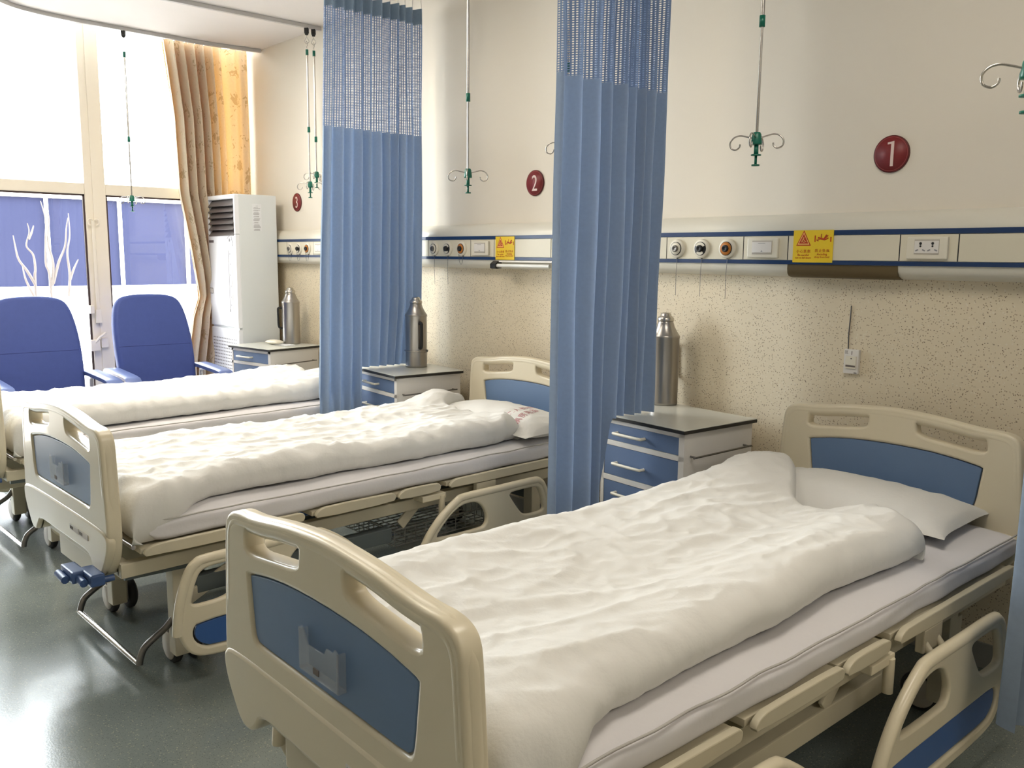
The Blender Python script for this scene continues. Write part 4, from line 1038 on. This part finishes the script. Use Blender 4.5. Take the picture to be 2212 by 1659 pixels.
m = MB(); m.box(-hx+.002, -hx+.062, -hy-.003, -hy, 1.105, 1.148, .001); o = m.build('energy_label', LABEL, fp)
m = MB()
for a, b, c, d in ((-.0, .06, 0, .004), (0, .06, .039, .043), (0, .004, 0, .043), (.056, .06, 0, .043)): m.box(-hx+.002+a, -hx+.002+b, -hy-.0036, -hy-.003, 1.105+c, 1.105+d)
m.build('label_border', INK, fp)
m = MB(); m.box(-hx, hx, -hy, -hy+.035, .06, .852, .006); lp = m.build('lower_panel', ACW, r)
m = MB(); m.box(-hx+.01, hx-.01, -hy+.012, -hy+.03, .84, .89); m.build('seam_recess', ACG, r)
g = MB()
for i in range(28):
    for j in range(14):
        x = -hx+.03+j*.030; z = .775-i*.0245
        g.box(x, x+.020, -hy-.0006, -hy+.001, z-.0045, z+.0045)
o = g.build('intake_slots', GRILL, lp); o['kind'] = 'stuff'
m = MB(); m.box(-hx+.01, hx-.01, -hy+.01, hy-.005, 0, .06, .004); m.build('plinth', GRILL, r)
m = MB(); m.box(hx-.0005, hx+.0012, -.275+.0-oy-.0+ .0, -.205-oy, 1.572, 1.768); nt_ = m.build('notice_sheet', PAPER, r)
m = MB(); z = 1.752; rnd = random.Random(2)
for blk in (1, 2, 2, 4, 2, 4, 2, 5, 3):
    for q in range(blk): m.box(hx+.0012, hx+.0018, (-.268 if q or blk == 1 else -.262)-oy+(.02 if blk == 1 else 0), -.212-oy-rnd.uniform(0, .02), z-.0012, z+.0012); z -= .0052
    z -= .0065
m.build('notice_print', GRILL, nt_)

# ---------------------------------------------------------------- recliner chairs by the window
def make_chair():
    r = empty('recliner_chair')      # faces +x
    m = MB(); Wb, Hb = .262, .80
    out_ = chaikin([(-.225, 0), (.225, 0), (.25, .12), (.262, .35), (.258, .55), (.235, .70), (.20, .765), (.13, .79), (0, .797), (-.13, .79), (-.20, .765), (-.235, .70), (-.258, .55), (-.262, .35), (-.25, .12)], 2)
    me = plate(out_, [], .045, .030, 4)
    # shape the back: pillow at the top, slight lumbar curve
    for q in me.vertices:
        t = q.co.y/.8
        q.co.z += .022*sin(pi*min(1, t))-(.012 if .50 < t < .515 else 0)
    tilt = Matrix.Translation((.10, 0, .36)) @ Matrix.Rotation(radians(-18), 4, 'Y')
    xf = tilt @ Matrix(((0, 0, 1, 0), (1, 0, 0, 0), (0, 1, 0, 0), (0, 0, 0, 1)))
    b = m.mesh(me, xf).build('backrest', CHAIR, r, auto=60)
    m = MB(); m.tube([xf @ Vector((x, .415, .066)) for x in [-.24+.48*i/20 for i in range(21)]], .0022, 5); m.build('headrest_seam', mat('seam_blue', lin(34, 46, 112), .7), b)
    m = MB(); m.box(.06, .60, -.25, .25, .33, .45, .035); m.build('seat', CHAIR, r, auto=60)
    m = MB(); mx = T(.63, 0, .24) @ Matrix.Rotation(radians(-20), 4, 'Y'); m.box(-.03, .03, -.23, .23, -.15, .13, .02, xf=mx); m.build('leg_rest', CHAIR, r, auto=60)
    for s in (-1, 1):
        yc = s*.30
        P = [(.02, .612), (.06, .622), (.30, .618), (.48, .612), (.53, .598), (.555, .565), (.56, .53)]
        m = MB(); Pc = crom([(x, z, 0) for x, z in P], 6); n = len(Pc); vs = []
        for p in Pc:
            vs += [(p.x, yc-.048, p.y+.010), (p.x, yc-.04, p.y+.016), (p.x, yc+.04, p.y+.016), (p.x, yc+.048, p.y+.010), (p.x-.004, yc+.046, p.y-.012), (p.x-.004, yc-.046, p.y-.012)]
        fs = [(6*i+k, 6*i+(k+1) % 6, 6*i+6+(k+1) % 6, 6*i+6+k) for i in range(n-1) for k in range(6)]+[(0, 1, 2, 3, 4, 5), tuple(range(6*n-1, 6*n-7, -1))]
        m.add(vs, fs, 0, True); arm = m.build('armrest', ARMB, r, auto=40)
        m = MB(); m.tube(crom([(.55, yc, .535), (.54, yc, .578), (.50, yc, .594), (.30, yc, .600), (.12, yc, .602), (.06, yc, .585), (.05, yc, .54), (.06, yc, .40), (.06, yc, .03)], 5), .014, 8); m.tube([(.545, yc, .54), (.545, yc, .03)], .014, 8); m.tube([(.06, yc, .05), (.545, yc, .05)], .012, 8); m.tube([(.06, yc, .36), (.545, yc, .36)], .012, 8); m.build('arm_frame', ARMW, arm)
        for x in (.06, .545): MB().lathe([(0, 0), (.02, 0), (.02, .03), (0, .03)], 14, (x, yc, 0)).build('foot_pad', RUBBER, r)
    m = MB(); m.box(.10, .52, -.29, .29, .30, .33, .004); m.tube([(.06, -.3, .36), (.06, .3, .36)], .012, 8); m.build('seat_frame', ARMW, r)
    return r
ch = make_chair(); ch.location = (.13, -.99, 0); ch.rotation_euler = (0, 0, -.04)
prop(ch, 'blue padded recliner chair by the window, next to the air conditioner', 'recliner chair', 'blue recliner chairs by the window')
ch2 = copy_tree(ch); ch2.location = (.14, -1.73, 0); ch2.rotation_euler = (0, 0, .0)
prop(ch2, 'blue padded recliner chair by the window, cut by the left picture edge', 'recliner chair', 'blue recliner chairs by the window')
